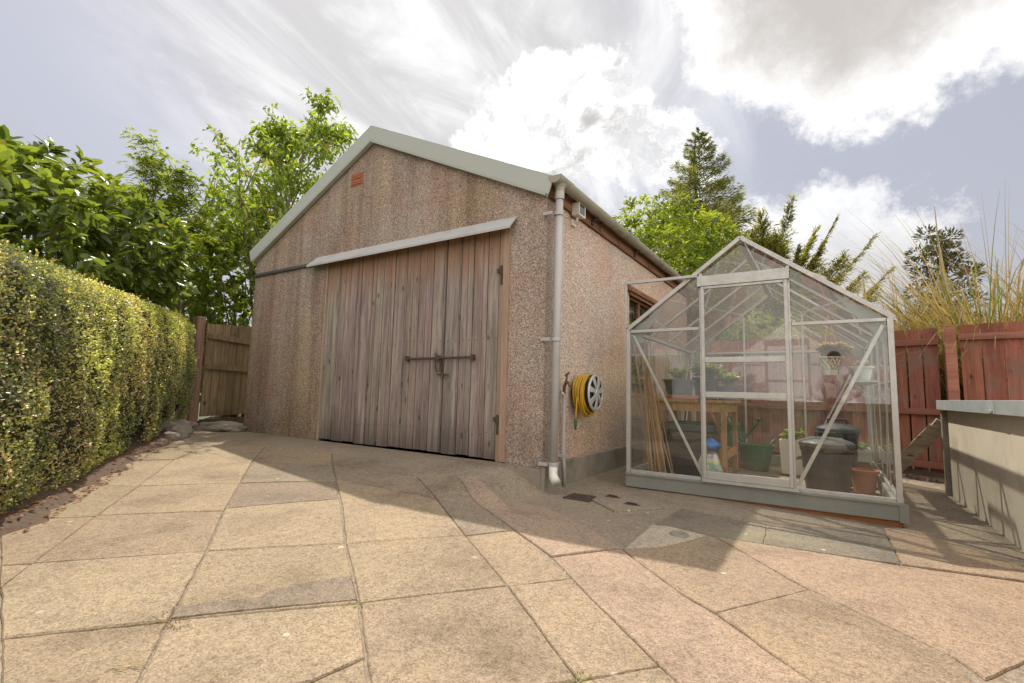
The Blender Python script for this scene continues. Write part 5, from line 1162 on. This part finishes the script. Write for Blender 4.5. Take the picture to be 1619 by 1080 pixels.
for e, r in (((-.9, 8.8, 4.3), 1.2), ((1.9, 8.2, 4.3), 1.2), ((.9, 8.3, 4.9), 1.2), ((2.4, 8.3, 3.7), 1.2), ((2.9, 8.5, 3.0), 1.1), ((1.6, 8.2, 3.9), 1.3), ((.4, 8.2, 4.2), 1.3), ((-.5, 8.6, 4.7), 1.0), ((.1, 8.4, 5.0), 1.0), ((.0, 8.9, 4.2), 1.2), ((.7, 8.4, 4.5), 1.1), ((1.5, 8.1, 5.05), .8), ((1.2, 8.3, 4.3), 1.2), ((2.3, 8.2, 4.55), .7), ((2.0, 8.3, 3.9), 1.1), ((2.9, 8.3, 4.05), .7), ((2.7, 8.5, 3.3), .9), ((3.2, 8.6, 3.45), .6), ((1.7, 8.0, 3.3), 1.2), ((.6, 8.1, 3.6), 1.3), ((-.3, 8.3, 3.5), 1.2), ((2.5, 8.6, 2.6), 1.), ((1.3, 8.2, 2.6), 1.2), ((-.6, 8.6, 2.8), 1.1), ((.2, 8.0, 2.5), 1.1)):
    bough((.85+rnd(-.1, .1), 9.15, max(1.2, e[2]-1.5+rnd(-.2, .2))), e, r)
u.build('trunk', M['bark'], cy, smooth=True); n = len(P); leaves('crown', np.array(P), np.array(Dd), np.c_[rs.normal(size=(n, 2))*.5, np.ones(n)], .085*(.6+.8*rs.rand(n)), .022*(.6+.8*rs.rand(n)), M['cypress'], cy, .3, .1)
# far pine with clumped pads
pn_ = thing('pine_tree', 'distant dark clumpy pine above the pampas grass', 'tree', (6.9, 27.5, -.1)); u = MB(); rs = np.random.RandomState(15); P, Dd = [], []
u.tube([(6.9, 27.5, -.1), (7.0, 27.5, 5), (7.0, 27.5, 9.0)], [.22, .16, .04], 8)
for k in range(34):
    z = 3.8+5.4*k/34; a = k*2.4; r = 1.55*(1-.55*(k/34)**1.5)*(.35+.75*rs.rand()); c = np.array([7.0+r*math.cos(a), 27.5+r*math.sin(a), z+rs.normal()*.15]); u.tube([(7.0, 27.5, z-.5), tuple(c)], [.05, .02], 5)
    for j in range(150): d_ = unit(rs.normal(size=3)); P.append(c+d_*np.array([.46, .46, .34])*rs.rand()**.4); Dd.append(d_+np.array([0, 0, .4]))
u.build('trunk', M['bark'], pn_, smooth=True); n = len(P); leaves('crown', np.array(P), np.array(Dd), np.c_[rs.normal(size=(n, 2)), np.ones(n)], .20*(.6+.8*rs.rand(n)), .07*(.6+.8*rs.rand(n)), M['pine'], pn_)

# pampas grass and other long grasses behind the fence
def blades(t, c, rad, n, hr, seed, arch=1.0, w=.012, name='blades', wind=(0, 0)):
    rs = np.random.RandomState(seed); mb = MB(); K = 9
    for i in range(n):
        a = rs.rand()*6.283; rr = rad*rs.rand()**.7; b = np.array([c[0]+rr*math.cos(a), c[1]+rr*math.sin(a), c[2]]); L = hr[0]+(hr[1]-hr[0])*rs.rand()**1.4
        a2 = a+rs.normal()*.5; out = np.array([math.cos(a2)+wind[0], math.sin(a2)+wind[1], 0]); th = rs.uniform(.05, .30); cur = arch*rs.uniform(.6, 2.3)/K; p_ = b.copy(); V = []
        sd = np.array([-math.sin(a2), math.cos(a2), 0]); ww = w*rs.uniform(.5, 1.4)
        for k in range(K+1):
            f = k/K; wd = ww*(1-f**2.2)+.0012; V += [tuple(p_-sd*wd/2), tuple(p_+sd*wd/2)]
            d_ = out*math.sin(th)+np.array([0, 0, math.cos(th)]); p_ = p_+d_*L/K; th += cur*(.25+1.5*f)
        tn = (rs.rand(), rs.rand()*1.12, 0)
        mb.add(V, [(2*k, 2*k+1, 2*k+3, 2*k+2) for k in range(K)], tn)
    return mb.build(name, M['pampas'], t, recalc=False)
for i, (c, rad, n, hr, arch, lab, wind) in enumerate((((3.75, 5.0, 0), .45, 1500, (1.8, 3.7), 1.2, 'biggest pampas clump with tall upright tan stems at right', (-.15, 0)), ((2.95, 5.5, 0), .35, 1000, (1.6, 3.1), 1.0, 'dark spiky pampas clump arching left over the fence', (-.5, 0)), ((4.7, 5.0, 0), .40, 1200, (1.8, 3.6), 1.25, 'pampas clump cut by the right picture edge', (0, 0)))):
    t = thing('pampas_grass', lab, 'pampas grass', c, 'pampas clumps behind the red fence'); blades(t, c, rad, n, hr, 60+i, arch, .014, wind=wind)
    u = MB(); rs = random.Random(i)
    for k in range(8 if i == 0 else 5):
        a = rs.uniform(0, 6.28); l_ = rs.uniform(.08, .40); h = rs.uniform(2.2, 3.7 if i != 1 else 2.9); x, y = c[0]+.2*math.cos(a), c[1]+.2*math.sin(a); bend = rs.uniform(0, .35) if k % 4 == 0 else .04
        tk_ = rs.random() < .45
        u.tube([(x, y, 0), (x+l_*.35*math.cos(a), y+l_*.35*math.sin(a), h*.5), (x+l_*.8*math.cos(a), y+l_*.8*math.sin(a), h*.85), (x+l_*math.cos(a)+bend, y+l_*math.sin(a), h)], [.016, .013, .011 if not tk_ else .022, .004], 6)
    u.build('flower_stalks', M['straw'], t)
for i, (c, lab) in enumerate((((.75, 5.55, 0), 'pale grass clump behind the fence nearest the garage'), ((1.75, 5.3, 0), 'pale arching grass clump behind the middle of greenhouse'), ((2.45, 5.0, 0), 'pale grass clump behind the fence at greenhouse right corner'))):
    t = thing('tall_grass', lab, 'grass clump', c, 'grass clumps behind the greenhouse'); blades(t, c, .42, 700, (1.3, 2.35), 80+i, 1.2, .016)
bush('leafy_shrub', 'low green shrub filling the gap behind the garage rear corner', 'shrub', (.75, 6.7, 1.2), (1.1, .8, 1.35), 7000, .09, .045, M['shrub'], 27, up=.3, clump=700, inner=.5)

# ------------------------------------------------------------------ photographer, mirrored in the greenhouse glass
def skin(name, verts, edges, radii, material, parent, root=0, sub=2):
    me = bpy.data.meshes.new(name); me.from_pydata([tuple(v) for v in verts], edges, []); o = link(name, me, material, parent)
    sk = o.modifiers.new('skin', 'SKIN'); sk.use_smooth_shade = True
    for i, r in enumerate(radii): me.skin_vertices[0].data[i].radius = r if isinstance(r, tuple) else (r, r); me.skin_vertices[0].data[i].use_root = (i == root)
    sb_ = o.modifiers.new('subdivision', 'SUBSURF'); sb_.levels = sub; sb_.render_levels = sub
    return o
def chain(spec):
    V, Ed, Rr = [], [], []; idx = {}
    for key, par, co, r in spec:
        idx[key] = len(V); V.append(co); Rr.append(r)
        if par: Ed.append((idx[par], idx[key]))
    return V, Ed, Rr
M['skin'] = mat('skin', (0.50, 0.31, 0.23), .5, vary=.06); M['shirt'] = mat('white shirt cloth', (0.82, 0.80, 0.82), .9, vary=.06, bump=.3, bscale=40); M['trouser'] = mat('dark trousers', (0.05, 0.05, 0.06), .9); M['hair'] = mat('dark hair', (0.05, 0.035, 0.025), .7, bump=.5); M['eye'] = mat('eye', (0.03, 0.025, 0.02), .2)
pe = thing('person', 'kneeling person in white shirt and dark trousers holding a camera, mirrored in greenhouse glass', 'person', (2.1, -4.2, 0))
B = [('pel', None, (2.10, -4.24, .56), (.15, .12)), ('wai', 'pel', (2.10, -4.22, .76), (.135, .10)), ('che', 'wai', (2.10, -4.17, 1.02), (.165, .115)), ('nek', 'che', (2.10, -4.13, 1.235), .058), ('hd0', 'nek', (2.10, -4.095, 1.33), .065), ('hd1', 'hd0', (2.10, -4.085, 1.40), (.076, .092)), ('hd2', 'hd1', (2.10, -4.10, 1.49), (.072, .085))]
for k, sx in (('l', -1), ('r', 1)):
    B += [('sh'+k, 'che', (2.10+sx*.185, -4.15, 1.155), .062), ('el'+k, 'sh'+k, (2.10+sx*.30, -3.97, .93), .045), ('wr'+k, 'el'+k, (2.02+sx*.105, -3.735, .785), .028), ('ha'+k, 'wr'+k, (2.00+sx*.075, -3.69, .775), (.034, .017))]
B += [('hil', 'pel', (2.0, -4.22, .53), .095), ('knl', 'hil', (1.90, -3.86, .50), .062), ('anl', 'knl', (1.92, -3.95, .10), .042), ('tol', 'anl', (1.90, -3.80, .045), .035), ('hir', 'pel', (2.2, -4.22, .53), .095), ('knr', 'hir', (2.28, -4.03, .09), .065), ('anr', 'knr', (2.30, -4.42, .09), .042), ('tor', 'anr', (2.30, -4.50, .045), .035)]
skin('body', *chain(B), M['skin'], pe)
S_ = [('wai', None, (2.10, -4.23, .66), (.165, .135)), ('che', 'wai', (2.10, -4.17, 1.02), (.185, .135)), ('top', 'che', (2.10, -4.14, 1.18), (.10, .08))]
for k, sx in (('l', -1), ('r', 1)): S_ += [('sh'+k, 'che', (2.10+sx*.19, -4.15, 1.155), .078), ('el'+k, 'sh'+k, (2.10+sx*.305, -3.97, .93), .062), ('wr'+k, 'el'+k, (2.035+sx*.125, -3.77, .80), .045)]
skin('shirt', *chain(S_), M['shirt'], pe)
T_ = [('pel', None, (2.10, -4.24, .56), (.165, .135))]
for k, q in (('l', ((2.0, -4.22, .53), (1.90, -3.86, .50), (1.92, -3.94, .16))), ('r', ((2.2, -4.22, .53), (2.28, -4.03, .10), (2.30, -4.36, .10)))): T_ += [('h'+k, 'pel', q[0], .11), ('k'+k, 'h'+k, q[1], .078), ('a'+k, 'k'+k, q[2], .06)]
skin('trousers', *chain(T_), M['trouser'], pe)
for sx in (-1, 1):
    F_ = [('p', None, (2.00+sx*.07, -3.69, .775), .018)]
    for j in range(4):
        z = .80-.016*j; l = (.055, .064, .060, .046)[j]
        F_ += [('a%d' % j, 'p', (1.985+sx*.072, -3.672, z), .0085), ('b%d' % j, 'a%d' % j, (1.985+sx*(.072-l*.35), -3.645-.004*j, z+.004), .008), ('c%d' % j, 'b%d' % j, (1.985+sx*(.072-l), -3.640, z-.002), .0065)]
    F_ += [('t0', 'p', (1.99+sx*.055, -3.70, .79), .010), ('t1', 't0', (1.99+sx*.03, -3.705, .81), .008)]
    skin('hand', *chain(F_), M['skin'], pe, sub=1)
hr_ = blobmesh((2.10, -4.125, 1.475), (.098, .112, .10), 3, 'hair', M['hair'], pe, 3, .12)
for sx in (-1, 1):
    blobmesh((2.10+sx*.033, -4.003, 1.415), (.012, .008, .008), 1, 'eye', M['eye'], pe, 2, 0); blobmesh((2.10+sx*.083, -4.09, 1.40), (.012, .024, .034), 1, 'ear', M['skin'], pe, 2, .1)
blobmesh((2.10, -3.988, 1.385), (.015, .022, .026), 1, 'nose', M['skin'], pe, 2, .1); blobmesh((2.10, -4.003, 1.345), (.026, .010, .007), 1, 'mouth', M['terra'], pe, 2, .1)
cmr = thing('hand_camera', 'black hand camera held by the kneeling person', 'camera', tuple(CAM-FW*.11))
u = MB(); cc = CAM-FW*.10; u.bar(cc-RT*.065, cc+RT*.065, .09, .05, FW); u.bar(cc-RT*.02+UP*.055, cc+RT*.02+UP*.055, .03, .045, FW); u.build('camera_body', M['black'], cmr, bevel=.008)
u = MB(); u.tube([cc+FW*.026, cc+FW*.055], .033, 20); u.build('lens_barrel', M['greyblack'], cmr)

# small weeds and dead twigs in the joints
for k, (x, y, lab, hh) in enumerate(((.19, -2.76, 'dry straw coloured weed tuft in the joint left of foreground', .022), (.553, -2.313, 'tiny mossy tuft where four foreground slabs meet', .014), (1.37, -2.22, 'small green weed tuft in the joint at bottom centre', .016))):
    t = thing('weed_tuft', lab, 'weed', (x, y, GZ(x, y))); rs = np.random.RandomState(k+3); nn = 60; a = rs.rand(nn)*6.28; rr = .05*rs.rand(nn)**.8
    Pw = np.c_[x+rr*np.cos(a)*1.4, y+rr*np.sin(a)*.6, np.full(nn, GZ(x, y)-.004)]; leaves('blades', Pw, np.c_[np.cos(a), np.sin(a), .5+rs.rand(nn)], np.tile([0, 0, 1.], (nn, 1)), hh*(.6+rs.rand(nn)), .0035, M['pampas' if k == 0 else 'shrub'], t)
tw = MB()
for k in range(9):
    x, y = .33+rnd(-.05, .05), -2.95+rnd(-.02, .02); a = rnd(.3, .9); l_ = rnd(.02, .05); z = GZ(x, y)+.006; tw.tube([(x, y, z), (x+l_*math.cos(a), y+l_*math.sin(a), z+rnd(0, .004))], .0012, 4)
tag(tw.build('dead_twig', M['straw']), 'little heap of broken straw twigs on left foreground slab', 'twigs')

# dry leaf litter and weeds at the edges
n = 900; rs = np.random.RandomState(2); P = np.zeros((n, 3))
for i in range(n):
    t = rs.uniform(-1.3, 4.6); d = -.20+.40*rs.rand()**1.2; x, y = hl(t, d); P[i] = (x, y, GZ(x, y)+.012+(.03 if d > -.1 else 0))
tag(leaves('leaf_litter', P, np.c_[rs.normal(size=(n, 2)), rs.normal(size=n)*.15], np.c_[rs.normal(size=(n, 2))*.4, np.ones(n)], .02+.02*rs.rand(n), .012+.012*rs.rand(n), mat_leaf('dead leaf', (.12, .05, .03), (.34, .17, .08), .8, .2)), 'scatter of dry brown leaves along the hedge foot', 'leaf litter', kind='stuff')
